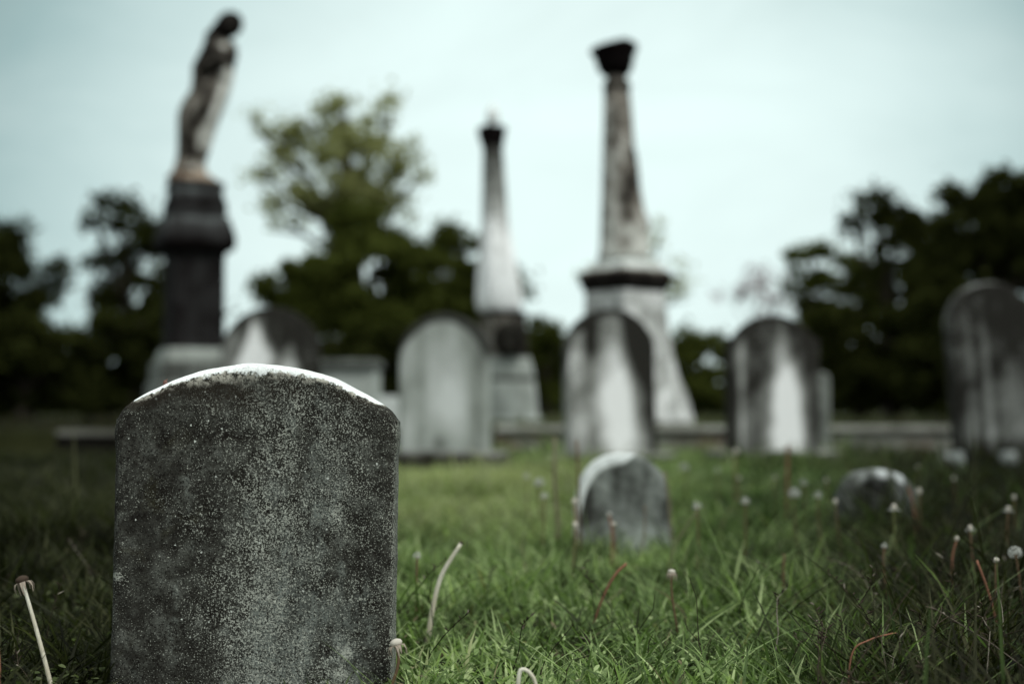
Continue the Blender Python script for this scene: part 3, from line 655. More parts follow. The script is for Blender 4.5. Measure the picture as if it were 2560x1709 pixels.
# ------------------------------------------------------------------ low walls edging the raised plot
def low_wall(px0, px1, y, label, top, thick, dull=0.0):
    a = at(px0, 1020, y)[0]; b = at(px1, 1020, y)[0]
    root = empty('plot_wall', ((a + b) / 2, y, 0)); tag(root, label, 'wall')
    L = (b - a) / 2; mb = MB(); mb.box((-L, -0.1, -0.15), (L, 0.12, top - 0.055), 0.01)
    new_obj('wall_body', mb.mesh('wall_body', False), M_WALL if not dull else M_BASE, root)
    x = -L; i = 0; mb = MB()
    while x < L - 0.02:
        w = min(random.uniform(0.7, 1.1), L - x); d = random.uniform(-0.006, 0.006)
        mb.box((x + 0.004, -0.15 + d, top - 0.053), (x + w - 0.004, 0.15 + d, top + d * 0.6), 0.010); x += w
    new_obj('coping', mb.mesh('coping', False, lambda co: 0.55 - dull + 0.25 * fbm(co, 1.7, 3)), M_COPING, root)
low_wall(1238, 2700, 12.85, 'low brick plot wall with pale stone coping, running right behind the tall headstones', 0.275, 0.3)
low_wall(150, 1000, 12.9, 'low dark plot wall with grey coping, in the shade left of the front headstone', 0.235, 0.3, 0.42)
# small white marker stones by the foot of the tallest headstone
def marker(px, py, y, w, h, label, split):
    c = at(px, py, y); g = float(gz(c[0], y)); root = empty('marker_stone', (c[0], y, g)); tag(root, label, 'marker stone', 'small white marker stones')
    zt = at(px, py - 14, y)[2] - g
    mb = MB(); mb.box((-w / 2, -0.05, -0.05), (w / 2 * (0.0 if split else 1), 0.05, zt), 0.012)
    if split: mb.box((w * 0.07, -0.06, -0.05), (w / 2, 0.05, zt + 0.012), 0.014)
    new_obj('block', mb.mesh('block', False, 0.75), M_GREY, root)
marker(2380, 1146, 10.2, 0.15, 0.08, 'small white split marker block in dark grass, under the tallest headstone’s left edge', True)
marker(2520, 1142, 10.2, 0.11, 0.08, 'small single white marker block in dark grass, nearer the right frame edge', False)

# ------------------------------------------------------------------ trees
def leaves(points, size, seed, flat=0.0):
    r = np.random.default_rng(seed); n = len(points)
    a = r.normal(0, 1, (n, 3)); a /= np.linalg.norm(a, axis=1, keepdims=True)
    b = np.cross(a, r.normal(0, 1, (n, 3))); b /= np.linalg.norm(b, axis=1, keepdims=True)
    s = (size * r.uniform(0.6, 1.35, n))[:, None]
    V = np.stack([points - a * s, points + b * s * 0.5 - a * s * 0.1, points + a * s, points - b * s * 0.5 - a * s * 0.1], 1)
    return V
G_TREE = 'trees along the far edge of the graveyard'
tree_seed = [100]
def tree(name, cat, label, y, trunk_px, blobs, mat, leaf=0.11, dens=1.0, trunk_r=0.16, clump=0.34, group=G_TREE, trunk_vis=True, mat2=None, dy=1.0):
    """blobs: (px, py, rx, rz[, density]) ellipsoids of the crown as seen from the camera, in photograph pixels"""
    leaf *= 0.74; tree_seed[0] += 1; r = np.random.default_rng(tree_seed[0]); K = pxm(y)
    b0 = at(trunk_px, 1020, y); g = float(gz(b0[0], y)); base = np.array([b0[0], y, g])
    root = empty(name, base); tag(root, label, cat, group)
    pts = []; cl = []; cents = []
    for bi, bl in enumerate(blobs):
        px, py, rx, rz = bl[:4]; dn = bl[4] if len(bl) > 4 else 1.0
        c = at(px, py, y) - base; c[1] = r.uniform(-0.5, 0.5) * dy * (rx * K)
        R = np.array([rx * K, 0.5 * (rx + rz) * K * dy, rz * K]); cents.append((c, R))
        area = PI * R[0] * R[2]
        ncl = max(5, int(area * 3.4 * min(1.3, dn + 0.3)))
        q = r.normal(0, 1, (ncl, 3)); q /= np.linalg.norm(q, axis=1, keepdims=True); q *= (r.uniform(0.15, 1, ncl) ** 0.45)[:, None]
        cc = c + q * R * 0.92
        nl = max(8, int(area * dn * dens * 3.2 / (leaf * leaf * 0.55) / ncl))
        for k in range(ncl):
            s = clump * r.uniform(0.6, 1.3)
            p_ = cc[k] + r.normal(0, 1, (nl, 3)) * s * np.array([0.5, 0.5, 0.36])
            pts.append(p_); cl.append(np.full(nl, r.uniform(0, 1) ** 2))
    pts = np.concatenate(pts); cl = np.concatenate(cl)
    ok = pts[:, 2] > 0.05; pts = pts[ok]; cl = cl[ok]
    V = leaves(pts, leaf, tree_seed[0] + 7); n = len(pts)
    me = mesh_from('crown', V.reshape(-1, 3), np.arange(n * 4).reshape(n, 4), False, {'rnd': np.repeat(r.uniform(0, 1, n), 4), 'clump': np.repeat(cl, 4)})
    new_obj('crown', me, mat, root)
    mb = MB(); cs = np.array([c for c, _ in cents]); top = cs[np.argmax(cs[:, 2])]
    fork = np.array([0.0, 0, max(0.6, min(cs[:, 2].min(), top[2] * 0.45))])
    mid = fork * 0.5 + np.array([r.normal(0, 0.08), r.normal(0, 0.08), 0])
    mb.tube([(0, 0, -0.3), (0, 0, 0.15), mid, fork, fork * 0.3 + top * 0.7, top], np.array([1.5, 1.15, 0.95, 0.8, 0.35, 0.12]) * trunk_r, 10)
    for c, R in cents:
        st = fork + (top - fork) * r.uniform(0, 0.4)
        m1 = st * 0.5 + c * 0.5 + np.array([r.normal(0, .15), r.normal(0, .15), -0.1])
        mb.tube([st, m1, c], np.array([0.45, 0.3, 0.14]) * trunk_r, 7)
        for _ in range(3):
            e = c + r.normal(0, 0.5, 3) * R
            mb.tube([m1 * 0.4 + c * 0.6, (c + e) / 2 + r.normal(0, .06, 3), e], np.array([0.2, 0.13, 0.05]) * trunk_r, 5)
    new_obj('trunk', mb.mesh('trunk'), M_BARK, root)
    return root

# left side
tree('dark_tree', 'tree', 'dark bushy tree at the left frame edge', 30, -60, [(-70, 690, 110, 150), (10, 600, 60, 45, .8), (15, 690, 95, 85), (110, 700, 48, 50, .8), (60, 780, 120, 70), (-60, 850, 160, 120)], M_LEAF_DARK, 0.12, 1.7)
tree('dark_tree', 'tree', 'dark open crowned tree with sky gaps, just left of the statue pedestal', 31, 330, [(315, 560, 72, 62, .75), (235, 555, 22, 30, .6), (375, 600, 60, 70, .6), (300, 660, 85, 50, .55), (250, 730, 55, 40, .8), (380, 700, 70, 55, .5), (330, 780, 120, 60), (420, 780, 90, 90)], M_LEAF_DARK, 0.12, 1.5)
tree('dark_shrub', 'shrub', 'black undergrowth mass at far left, below the dark trees', 27, 60, [(60, 880, 150, 90), (220, 860, 140, 100), (-90, 900, 130, 110), (120, 960, 190, 70), (-60, 980, 160, 70)], M_LEAF_DARK, 0.13, 2.2, dy=0.8)
tree('dark_shrub', 'shrub', 'black undergrowth mass behind the statue pedestal base', 28, 380, [(330, 890, 110, 90), (430, 870, 110, 100), (330, 970, 160, 70), (500, 930, 110, 90)], M_LEAF_DARK, 0.13, 2.2, dy=0.8)
# the big tree in the middle
big = [(690, 330, 70, 45, .3), (640, 300, 22, 20, .25), (770, 300, 70, 45, .42), (850, 275, 60, 45, .4), (900, 330, 85, 60, .6), (980, 285, 45, 45, .35), (1010, 390, 55, 60, .35), (1050, 445, 30, 35, .3), (650, 420, 55, 60, .25), (745, 400, 80, 55, .45), (860, 400, 105, 75, .85), (960, 440, 80, 50, .5), (690, 500, 60, 45, .32), (800, 490, 90, 55, .7), (900, 500, 105, 75, 1), (720, 560, 60, 30, .25), (990, 520, 50, 40, .5)]
tree('broad_tree', 'tree', 'large yellow green tree with airy crown, tallest between statue and slim column', 40, 890, big, M_LEAF_LIGHT, 0.14, 1.0, 0.28, clump=0.42)
tree('dark_tree', 'tree', 'dark dense tree standing in front of the big airy tree', 36, 880, [(890, 570, 95, 60), (850, 640, 95, 60), (960, 610, 95, 70), (1040, 650, 75, 70), (760, 720, 105, 60, 1.1), (740, 800, 110, 70, 1.1), (900, 720, 150, 80), (1020, 730, 100, 80), (700, 770, 65, 50, .8), (800, 830, 190, 90), (960, 840, 150, 100)], M_LEAF_MID, 0.13, 2.6, 0.22)
tree('green_tree', 'tree', 'mid green rounded tree just left of the slim column', 38, 1150, [(1155, 600, 70, 55, .9), (1095, 640, 65, 60, .9), (1190, 680, 85, 60), (1120, 730, 90, 60), (1230, 690, 70, 60), (1150, 800, 120, 70), (1050, 820, 100, 80), (1285, 715, 30, 40, .7)], M_LEAF_MID, 0.13, 1.6, 0.2)
tree('dark_shrub', 'shrub', 'dark thicket at the foot of the big tree, behind the pale headstone', 33, 900, [(700, 900, 110, 90), (850, 900, 130, 110), (990, 900, 120, 110), (920, 980, 180, 70), (720, 980, 120, 60)], M_LEAF_DARK, 0.13, 1.4, dy=0.8)
# between the columns
tree('green_bush', 'bush', 'rounded green bush between the two column monuments', 44, 1370, [(1350, 840, 60, 50), (1400, 850, 60, 45), (1340, 910, 75, 60), (1410, 920, 75, 60), (1330, 980, 90, 50), (1430, 990, 90, 45)], M_LEAF_MID, 0.13, 1.3, 0.14)
tree('thin_tree', 'tree', 'thin leafy sapling showing behind the urn topped column', 42, 1590, [(1480, 705, 26, 36, .45), (1690, 690, 36, 42, .42), (1690, 740, 30, 36, .4), (1590, 660, 55, 50, .4), (1650, 590, 30, 40, .4), (1580, 800, 70, 50, .6)], M_LEAF_LIGHT, 0.13, 0.6, 0.12)
tree('green_bush', 'bush', 'green bush right of the urn topped column, left of the flame marked headstone', 43, 1740, [(1690, 870, 50, 50), (1740, 860, 55, 45), (1800, 870, 55, 50), (1720, 930, 80, 60), (1810, 930, 80, 60), (1760, 990, 120, 45), (1590, 930, 90, 70)], M_LEAF_MID, 0.13, 1.3, 0.14)
# bare tree
tree('bare_tree', 'tree', 'hazy bare mauve twigged tree left of the dark right hand wood', 46, 1870, [(1870, 720, 55, 50, .3), (1820, 745, 40, 30, .22), (1910, 690, 50, 40, .3), (1940, 760, 50, 50, .3)], M_TWIG, 0.10, 0.6, 0.05)
# right side
tree('dark_tree', 'tree', 'olive round topped tree at the left end of the right hand wood', 36, 2010, [(2030, 655, 62, 50, .95), (1985, 700, 30, 40, .4), (2060, 720, 70, 35, .55), (2130, 680, 50, 50, .6), (2000, 760, 30, 30, .5), (2080, 790, 100, 60, 1.2), (2150, 760, 80, 60, 1.1)], M_LEAF_MID, 0.13, 1.7, 0.17)
tree('dark_tree', 'tree', 'dark tree with two bright sky gaps, rising above the olive one', 33, 2230, [(2190, 520, 58, 36, 1.0), (2140, 560, 28, 50, .6), (2250, 560, 50, 45, .9), (2200, 620, 60, 30, .5), (2290, 590, 70, 60, .8), (2160, 700, 60, 40, .5), (2250, 690, 90, 55, .75), (2330, 620, 60, 70, .9)], M_LEAF_DARK, 0.13, 1.6, 0.2)
tree('dark_tree', 'tree', 'tallest black tree of the right hand wood, at the right frame edge', 31, 2480, [(2560, 460, 90, 60), (2450, 480, 70, 45, .8), (2390, 530, 70, 60, .9), (2500, 560, 120, 90), (2420, 630, 100, 70, .9), (2640, 560, 130, 130), (2560, 680, 150, 100), (2420, 720, 110, 70), (2300, 760, 110, 80), (2350, 690, 90, 70), (2480, 640, 120, 80)], M_LEAF_DARK, 0.13, 1.5, 0.25)
tree('dark_shrub', 'shrub', 'black thicket behind and right of the flame marked headstone', 29, 2150, [(2060, 850, 110, 70), (2170, 840, 110, 80), (2000, 920, 110, 80), (2120, 930, 140, 90), (2230, 920, 110, 90), (2150, 990, 170, 50)], M_LEAF_DARK, 0.13, 2.4, dy=0.8)
tree('dark_shrub', 'shrub', 'black thicket behind the tallest headstone at right', 28, 2430, [(2330, 820, 120, 90), (2460, 830, 120, 100), (2340, 920, 130, 90), (2480, 930, 130, 90), (2420, 990, 190, 50), (2620, 880, 130, 140)], M_LEAF_DARK, 0.13, 2.4, dy=0.8)
# two added trees beside the camera, out of view, there to darken both sides
def shade_tree(label, x, y, cx, cy, cz, rx, ry, rz, nleaf):
    r = np.random.default_rng(int(abs(x) * 10)); root = empty('added_shade_tree', (x, y, 0)); tag(root, label, 'tree')
    ncl = 260; q = r.normal(0, 1, (ncl, 3)); q /= np.linalg.norm(q, axis=1, keepdims=True); q *= (r.uniform(0.1, 1, ncl) ** 0.4)[:, None]
    c = q * np.array([rx, ry, rz]) + np.array([cx - x, cy - y, cz])
    p = (c[:, None] + r.normal(0, 1, (ncl, nleaf, 3)) * np.array([0.33, 0.33, 0.2])).reshape(-1, 3); n = len(p)
    me = mesh_from('crown', leaves(p, 0.09, 9).reshape(-1, 3), np.arange(n * 4).reshape(n, 4), False, {'rnd': np.repeat(r.uniform(0, 1, n), 4), 'clump': np.repeat(np.repeat(r.uniform(0, 1, ncl) ** 2, nleaf), 4)})
    new_obj('crown', me, M_LEAF_DARK, root)
    mb = MB(); f = np.array([0.1, 0.05, 2.3]); mb.tube([(0, 0, -0.3), (0.02, 0, 0.2), (0.05, 0.03, 1.2), f], [0.34, 0.25, 0.21, 0.19], 12)
    for j in range(0, ncl, 9):
        m1 = f * 0.45 + c[j] * 0.55 + np.array([0, 0, -0.25]); mb.tube([f, m1, c[j]], [0.08, 0.05, 0.015], 7)
    new_obj('trunk', mb.mesh('trunk'), M_BARK, root)
shade_tree('added unseen dark tree right of the viewpoint, put there to shade the grass', 7.4, 3.0, 6.0, 3.6, 5.2, 3.4, 4.6, 1.7, 190)
shade_tree('added unseen dark tree left of the viewpoint, put there to shade the left grass', -6.4, 5.0, -4.4, 5.4, 5.3, 3.4, 4.2, 1.5, 190)
# far hedge line that closes the horizon
def hedge():
    r = np.random.default_rng(77); n = 26000
    x = r.uniform(-46, 46, n); h = 2.3 + 0.7 * np.sin(x * 0.5 + 1) + 0.5 * np.sin(x * 1.3)
    p = np.stack([x, 56 + r.normal(0, 1.0, n), 0.1 + h * r.uniform(0, 1, n) ** 0.8], -1)
    V = leaves(p, 0.3, 5)
    tag(new_obj('distant_treeline', mesh_from('distant_treeline', V.reshape(-1, 3), np.arange(n * 4).reshape(n, 4), False, {'rnd': np.repeat(r.uniform(0, 1, n), 4), 'clump': np.repeat(r.uniform(0, .4, n), 4)}), M_LEAF_DARK), 'low far dark treeline closing the horizon behind the bushes', 'treeline', kind='stuff')
hedge()

# ------------------------------------------------------------------ grass
FRINGE = []                                  # unmown grass standing against each stone
for px_, y_, w_, am in ((1556, 4.1, 0.20, 0.35), (2187, 4.55, 0.18, 0.4), (1110, 9.4, 0.45, 0.1), (1530, 10.7, 0.45, 1.2), (1935, 10.7, 0.5, 1.2), (2480, 10.2, 0.45, 0.8), (1330, 12.4, 0.5, 1.5), (1730, 12.4, 0.5, 1.2), (2200, 12.4, 0.7, 1.0), (1720, 4.5, 0.25, 0.7)):
    FRINGE.append((at(px_, 1020, y_)[0], y_, w_, 0.16 + 0.01 * y_, am))
def grass():
    r = np.random.default_rng(3)
    P = []
    def band(y0, y1, dens, m):
        hw = lambda y: 0.375 * y + m
        A = (y1 - y0) * (hw(y0) + hw(y1)); n = int(A * dens)
        y = r.uniform(y0, y1, n); x = r.uniform(-1, 1, n) * hw(y)
        P.append(np.stack([x, y, np.full(n, dens)], -1))
    band(1.15, 2.2, 13000, 0.8); band(2.2, 3.2, 11000, 0.8); band(3.2, 4.6, 7500, 0.9); band(4.6, 7, 4200, 1.0); band(7, 10, 2200, 0.8); band(10, 12.75, 1500, 1.0); band(13.35, 24, 260, 1.5)
    P = np.concatenate(P); x, y, dn = P.T
    # tufts: pull blades towards tuft centres
    q = np.stack([x, y, 0 * x], -1)
    clumpn = fbm(q, 7.0, 3, 3); big = fbm(q, 1.1, 3, 8)
    keep = r.uniform(0, 1, len(x)) < np.clip(0.58 + 0.75 * clumpn, 0.08, 1)
    d0 = np.abs(x - cx0) < w0 / 2 + 0.01
    infront = d0 & (y < 2.15)
    keep &= ~(d0 & (y > 2.11) & (y < 2.24))
    keep &= ~(infront & (y > 1.25) & (r.uniform(0, 1, len(x)) < 0.25))
    x, y, dn, clumpn, big = [a[keep] for a in (x, y, dn, clumpn, big)]; infront = infront[keep]; n = len(x)
    hgt = r.gamma(6, 0.0098, n) * (1 + 0.35 * big) * (1 + 0.25 * clumpn)
    near = smooth(6.4, 4.6, y)
    hgt = hgt * (0.62 + 0.38 * near) + 0.012
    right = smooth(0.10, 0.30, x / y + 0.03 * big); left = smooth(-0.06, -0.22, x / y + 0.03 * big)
    hgt *= 1 + 0.5 * right * smooth(6, 3, y) * r.uniform(0, 1, n)
    tuft = smooth(0.30, 0.75, fbm(np.stack([x, y, 0 * x], -1), 2.6, 3, 17)) * smooth(2.3, 3.2, y); hgt *= (1 + 0.14 * smooth(2.3, 3.2, y)) * (1 + 1.15 * tuft * r.uniform(0.2, 1.3, n))
    for sx, sy, rx, ry, am in FRINGE:
        hgt *= 1 + am * np.exp(-((x - sx) / rx) ** 2 - ((y - sy) / ry) ** 2) * r.uniform(0.2, 1.4, n)
    hgt = np.where(infront, np.minimum(hgt * 0.62, 0.06), hgt)
    wid = r.uniform(0.0016, 0.0042, n) * (1 + 0.18 * np.clip(y - 2.5, 0, 9))
    broad = r.uniform(0, 1, n) < 0.10 * smooth(5, 3, y) * (1 - 0.7 * right)
    wid = np.where(broad, r.uniform(0.004, 0.0075, n), wid); hgt = np.where(broad, np.minimum(hgt * 0.55, 0.045), hgt)
    th = r.uniform(0, 2 * PI, n) + 1.5 * clumpn; lean = np.abs(r.normal(0, 0.42, n)) * hgt + 0.1 * hgt
    curl = r.uniform(0.1, 1.0, n) ** 0.8 * hgt
    rnd = np.clip(r.normal(0.5, 0.26, n) + 0.30 * fbm(q[keep], 11, 2, 13) + 0.26 * fbm(q[keep], 3.6, 3, 21), 0, 1)
    lush_lit = np.clip(1.0 - 0.96 * right * smooth(-0.5, 0.3, big + 0.9 * right - 0.25 + 0.25 * (4 - np.clip(y, 2, 6)) / 2) - 0.94 * left, 0.0, 1)  # sides darkened as painted vignette and shade; right also dead brown grass
    far_ = smooth(12.8, 13.4, y); lush_lit = lush_lit * (1 - 0.9 * far_)  # grass past the wall darkened too, tree shade put into its colour
    lush_lit = np.where(r.uniform(0, 1, n) < 0.12 * right, np.clip(lush_lit + 0.5, 0, 1), lush_lit)
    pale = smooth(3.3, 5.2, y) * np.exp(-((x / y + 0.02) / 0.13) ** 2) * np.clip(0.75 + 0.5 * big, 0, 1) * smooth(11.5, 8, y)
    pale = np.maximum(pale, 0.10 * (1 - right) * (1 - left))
    dry = (r.uniform(0, 1, n) < 0.030 * (1 - 0.6 * right) * (1 - left)).astype(float) * r.uniform(0.3, 1, n)
    dirv = np.stack([np.cos(th), np.sin(th)], -1)
    yaw = th + PI / 2 + r.normal(0, 0.6, n); wv = np.stack([np.cos(yaw), np.sin(yaw)], -1)
    ts = np.array([0, 0.4, 0.75, 1.0]); V = np.empty((n, 8, 3), np.float32)
    z0 = gz(x, y)
    for i, t in enumerate(ts):
        off = (lean * t + curl * t * t * 0.8)[:, None] * dirv
        z = z0 - 0.004 + hgt * (t - 0.28 * t * t * (curl / hgt))
        ww = wid * (1 - t ** 2.2 * 0.92) * (1.0 if t > 0 else 0.75)
        ww = np.where(broad & (t > 0.2) & (t < 0.9), wid * 1.25, ww)
        for sgn, j in ((-1, 0), (1, 1)):
            V[:, 2 * i + j, 0] = x + off[:, 0] + sgn * ww * wv[:, 0]
            V[:, 2 * i + j, 1] = y + off[:, 1] + sgn * ww * wv[:, 1]
            V[:, 2 * i + j, 2] = z
    b = (np.arange(n) * 8)[:, None]
    F = np.concatenate([b + np.array([[0, 1, 3, 2]]), b + np.array([[2, 3, 5, 4]]), b + np.array([[4, 5, 7, 6]])])
    rep = lambda a: np.repeat(a, 8)
    AT = {'rnd': rep(rnd), 'lush_lit': rep(lush_lit), 'dry': rep(dry), 'pale': rep(pale)}
    # low clover and weed leaves among the blades
    m0 = 900; cy = r.uniform(1.4, 4.4, m0) ; cx = r.uniform(-0.38, 0.40, m0) * cy
    k_ = ~((np.abs(cx - cx0) < w0 / 2 + 0.03) & (cy < 2.3)); cx = cx[k_]; cy = cy[k_]; m0 = len(cx)
    per = 26; lx = np.repeat(cx, per) + r.normal(0, 0.03, m0 * per); ly = np.repeat(cy, per) + r.normal(0, 0.03, m0 * per); m = m0 * per
    lz = gz(lx, ly) + r.uniform(0.008, 0.05, m); a_ = r.uniform(0, 6.28, m); sz = r.uniform(0.0035, 0.0075, m)
    tilt = r.normal(0, 0.4, m); tilt2 = r.normal(0, 0.35, m); c_, s_ = np.cos(a_), np.sin(a_)
    LV = np.empty((m, 8, 3), np.float32)
    for j, (p_, q_) in enumerate(((-1.0, 0.14), (-1.0, -0.14), (-0.3, 0.52), (-0.3, -0.52), (0.45, 0.5), (0.45, -0.5), (1.0, 0.1), (1.0, -0.1))):
        LV[:, j, 0] = lx + sz * (p_ * c_ - q_ * s_); LV[:, j, 1] = ly + sz * (p_ * s_ + q_ * c_); LV[:, j, 2] = lz + sz * (p_ * tilt + abs(q_) * 0.35 + q_ * tilt2)
    bb = (np.arange(m) * 8)[:, None] + n * 8
    F = np.concatenate([F, bb + np.array([[0, 1, 3, 2]]), bb + np.array([[2, 3, 5, 4]]), bb + np.array([[4, 5, 7, 6]])])
    V = np.concatenate([V, LV]); sd = lx / ly
    lr = smooth(0.10, 0.28, sd); ll = smooth(-0.06, -0.22, sd)  # same painted side darkening for the clover leaves
    for key, val in (('rnd', np.clip(r.normal(0.55, 0.2, m) + np.repeat(r.normal(0, 0.15, m0), per), 0, 1)), ('lush_lit', np.clip(1 - 0.85 * lr - 0.7 * ll, 0, 1)), ('dry', (r.uniform(0, 1, m) < 0.02) * 0.8), ('pale', 0.06 * np.ones(m))):
        AT[key] = np.concatenate([AT[key], rep(val)])
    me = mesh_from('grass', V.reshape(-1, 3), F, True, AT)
    tag(new_obj('grass', me, M_GRASS), 'uneven green grass round the gravestones, sides browned by dead growth and painted shade', 'grass', kind='stuff')
    print('blades', n)
grass()

# dry, dark weed stalks thick in the lower right corner and thin elsewhere
def weeds():
    r = np.random.default_rng(21); mb = MB(); n = 0
    Vs = []; Fs = []; rn = []; base = 0
    for k in range(1500):
        y = r.uniform(1.6, 5.0); s = r.uniform(-0.36, 0.40)
        x = s * y
        w = 0.12 + 0.88 * smooth(0.12, 0.30, s)
        if r.uniform() > w: continue
        if abs(x - cx0) < w0 / 2 + 0.02 and y < 2.3: continue
        h = r.uniform(0.07, 0.19); th = r.uniform(0, 6.28); ln = abs(r.normal(0.25, 0.3)) * h
        z0 = float(gz(x, y)); pts = []
        bend = r.uniform(0.0, 1.0); kink = r.normal(0, 0.012, 2)
        for t in np.linspace(0, 1, 6):
            o = ln * t + bend * h * 0.4 * t ** 3
            pts.append((x + o * math.cos(th) + kink[0] * math.sin(t * 5), y + o * math.sin(th) + kink[1] * math.sin(t * 4), z0 + h * (t - 0.35 * bend * t ** 3)))
        mb.tube(pts, np.linspace(0.0011, 0.0005, 6), 4, False); rn += [r.uniform()] * 24
        if r.uniform() < 0.35:      # a loose panicle of seeds
            for j in range(7):
                t = 1 - j * 0.05; i0 = min(4, int(t * 5)); f = t * 5 - i0
                p0 = np.array(pts[i0]) * (1 - f) + np.array(pts[min(5, i0 + 1)]) * f
                e = p0 + np.array([r.normal(0, 0.007), r.normal(0, 0.007), r.uniform(0.002, 0.01)])
                mb.tube([p0, (p0 + e) / 2, e], [0.0004, 0.0014, 0.0003], 4, False); rn += [r.uniform(0.5, 1)] * 12
    me = mb.mesh('dry_weeds')
    a = me.attributes.new('rnd', 'FLOAT', 'POINT'); a.data.foreach_set('value', np.array(rn, np.float32))
    k = N('dry weed stalks'); m = k.out(k.ramp(k.attr('rnd'), [(0, (0.008, 0.006, 0.004)), (0.6, (0.020, 0.015, 0.010)), (0.92, (0.06, 0.048, 0.035)), (1, (0.24, 0.22, 0.18))]), 0.8, None, 0.1)
    tag(new_obj('dry_weeds', me, m), 'tangle of thin dark dry weed stalks in the grass', 'weeds', kind='stuff')
weeds()

# ------------------------------------------------------------------ dandelion stalks
def head_mesh(kind, seed=0):
    """receptacle with turned-back bracts, local z along the stem, about 1 cm wide"""
    r = random.Random(seed); mb = MB()
    V = []; F = []; n = 14
    prof = [(-0.0015, 0.0016), (0.0005, 0.0042), (0.0022, 0.0050), (0.0040, 0.0040), (0.0050, 0.0018), (0.0053, 0.0004)]
    if kind == 'knob': prof = [(-0.003, 0.0015), (0.000, 0.0040), (0.003, 0.0052), (0.006, 0.0046), (0.0085, 0.0026), (0.0095, 0.0006)]
    for z, h in prof:
        for k in range(n): V.append((h * math.cos(2 * PI * k / n), h * math.sin(2 * PI * k / n), z))
    for i in range(len(prof) - 1):
        for k in range(n): F.append((i * n + k, i * n + (k + 1) % n, (i + 1) * n + (k + 1) % n, (i + 1) * n + k))
    mb.add(V, F)
    return mb.mesh('seed_head')
def bract_mesh(kind, seed=0):
    r = random.Random(seed); mb = MB(); nb = 11
    for k in range(nb):
        a = 2 * PI * k / nb + r.uniform(-.15, .15); L = r.uniform(0.007, 0.011); w = 0.0016
        c, s = math.cos(a), math.sin(a); pts = []
        for t in (0, .35, .7, 1):
            rad = 0.0035 + (0.004 * math.sin(t * 2.2) if kind != 'ring' else 0.006 * t); z = 0.0006 - t * t * L * (0.9 if kind != 'ring' else 0.35)
            ww = w * (1 - t * 0.8)
            pts += [(rad * c - ww * s, rad * s + ww * c, z), (rad * c + ww * s, rad * s - ww * c, z)]
        mb.add(pts, [(0, 1, 3, 2), (2, 3, 5, 4), (4, 5, 7, 6)])
    return mb.mesh('bracts')
def fluff_mesh(R, seed, lo=-0.6, count=70):
    r = np.random.default_rng(seed); mb = MB(); 
    for k in range(count):
        d = r.normal(0, 1, 3); d /= np.linalg.norm(d)
        if d[2] < lo: continue
        p = d * R * r.uniform(0.75, 1.0) + np.array([0, 0, 0.003])
        a = np.cross(d, r.normal(0, 1, 3)); a /= np.linalg.norm(a); b = np.cross(d, a); s = R * 0.27
        mb.add([p - a * s, p - b * s * 0.3 + d * s * .2, p + a * s, p + b * s * 0.3 + d * s * .2], [(0, 1, 2, 3)])
        mb.add([p - b * s, p - a * s * 0.3 + d * s * .2, p + b * s, p + a * s * 0.3 + d * s * .2], [(0, 1, 2, 3)])
    return mb.mesh('fluff', False)
HEADS = {k: head_mesh(k, 3) for k in ('flat', 'knob')}
for k in HEADS: HEADS[k].materials.append(M_HEAD)
HDARK = head_mesh('flat', 5); HDARK.materials.append(M_HEAD_DARK)
BR = bract_mesh('skirt', 2); BR.materials.append(M_BRACT); BRD = bract_mesh('skirt', 4); BRD.materials.append(M_HEAD_DARK)
FL = {}
def fluff(R):
    if R not in FL: FL[R] = fluff_mesh(R, len(FL) + 40, -0.6, 70 if R < 0.015 else 110); FL[R].materials.append(M_FLUFF)
    return FL[R]
RINGM = fluff_mesh(0.0125, 60, 0.0, 60); RINGM.materials.append(M_FLUFF)
for v in RINGM.vertices: v.co.z = v.co.z * 0.35 - 0.004
G_D = 'spent dandelion stalks standing in the grass'
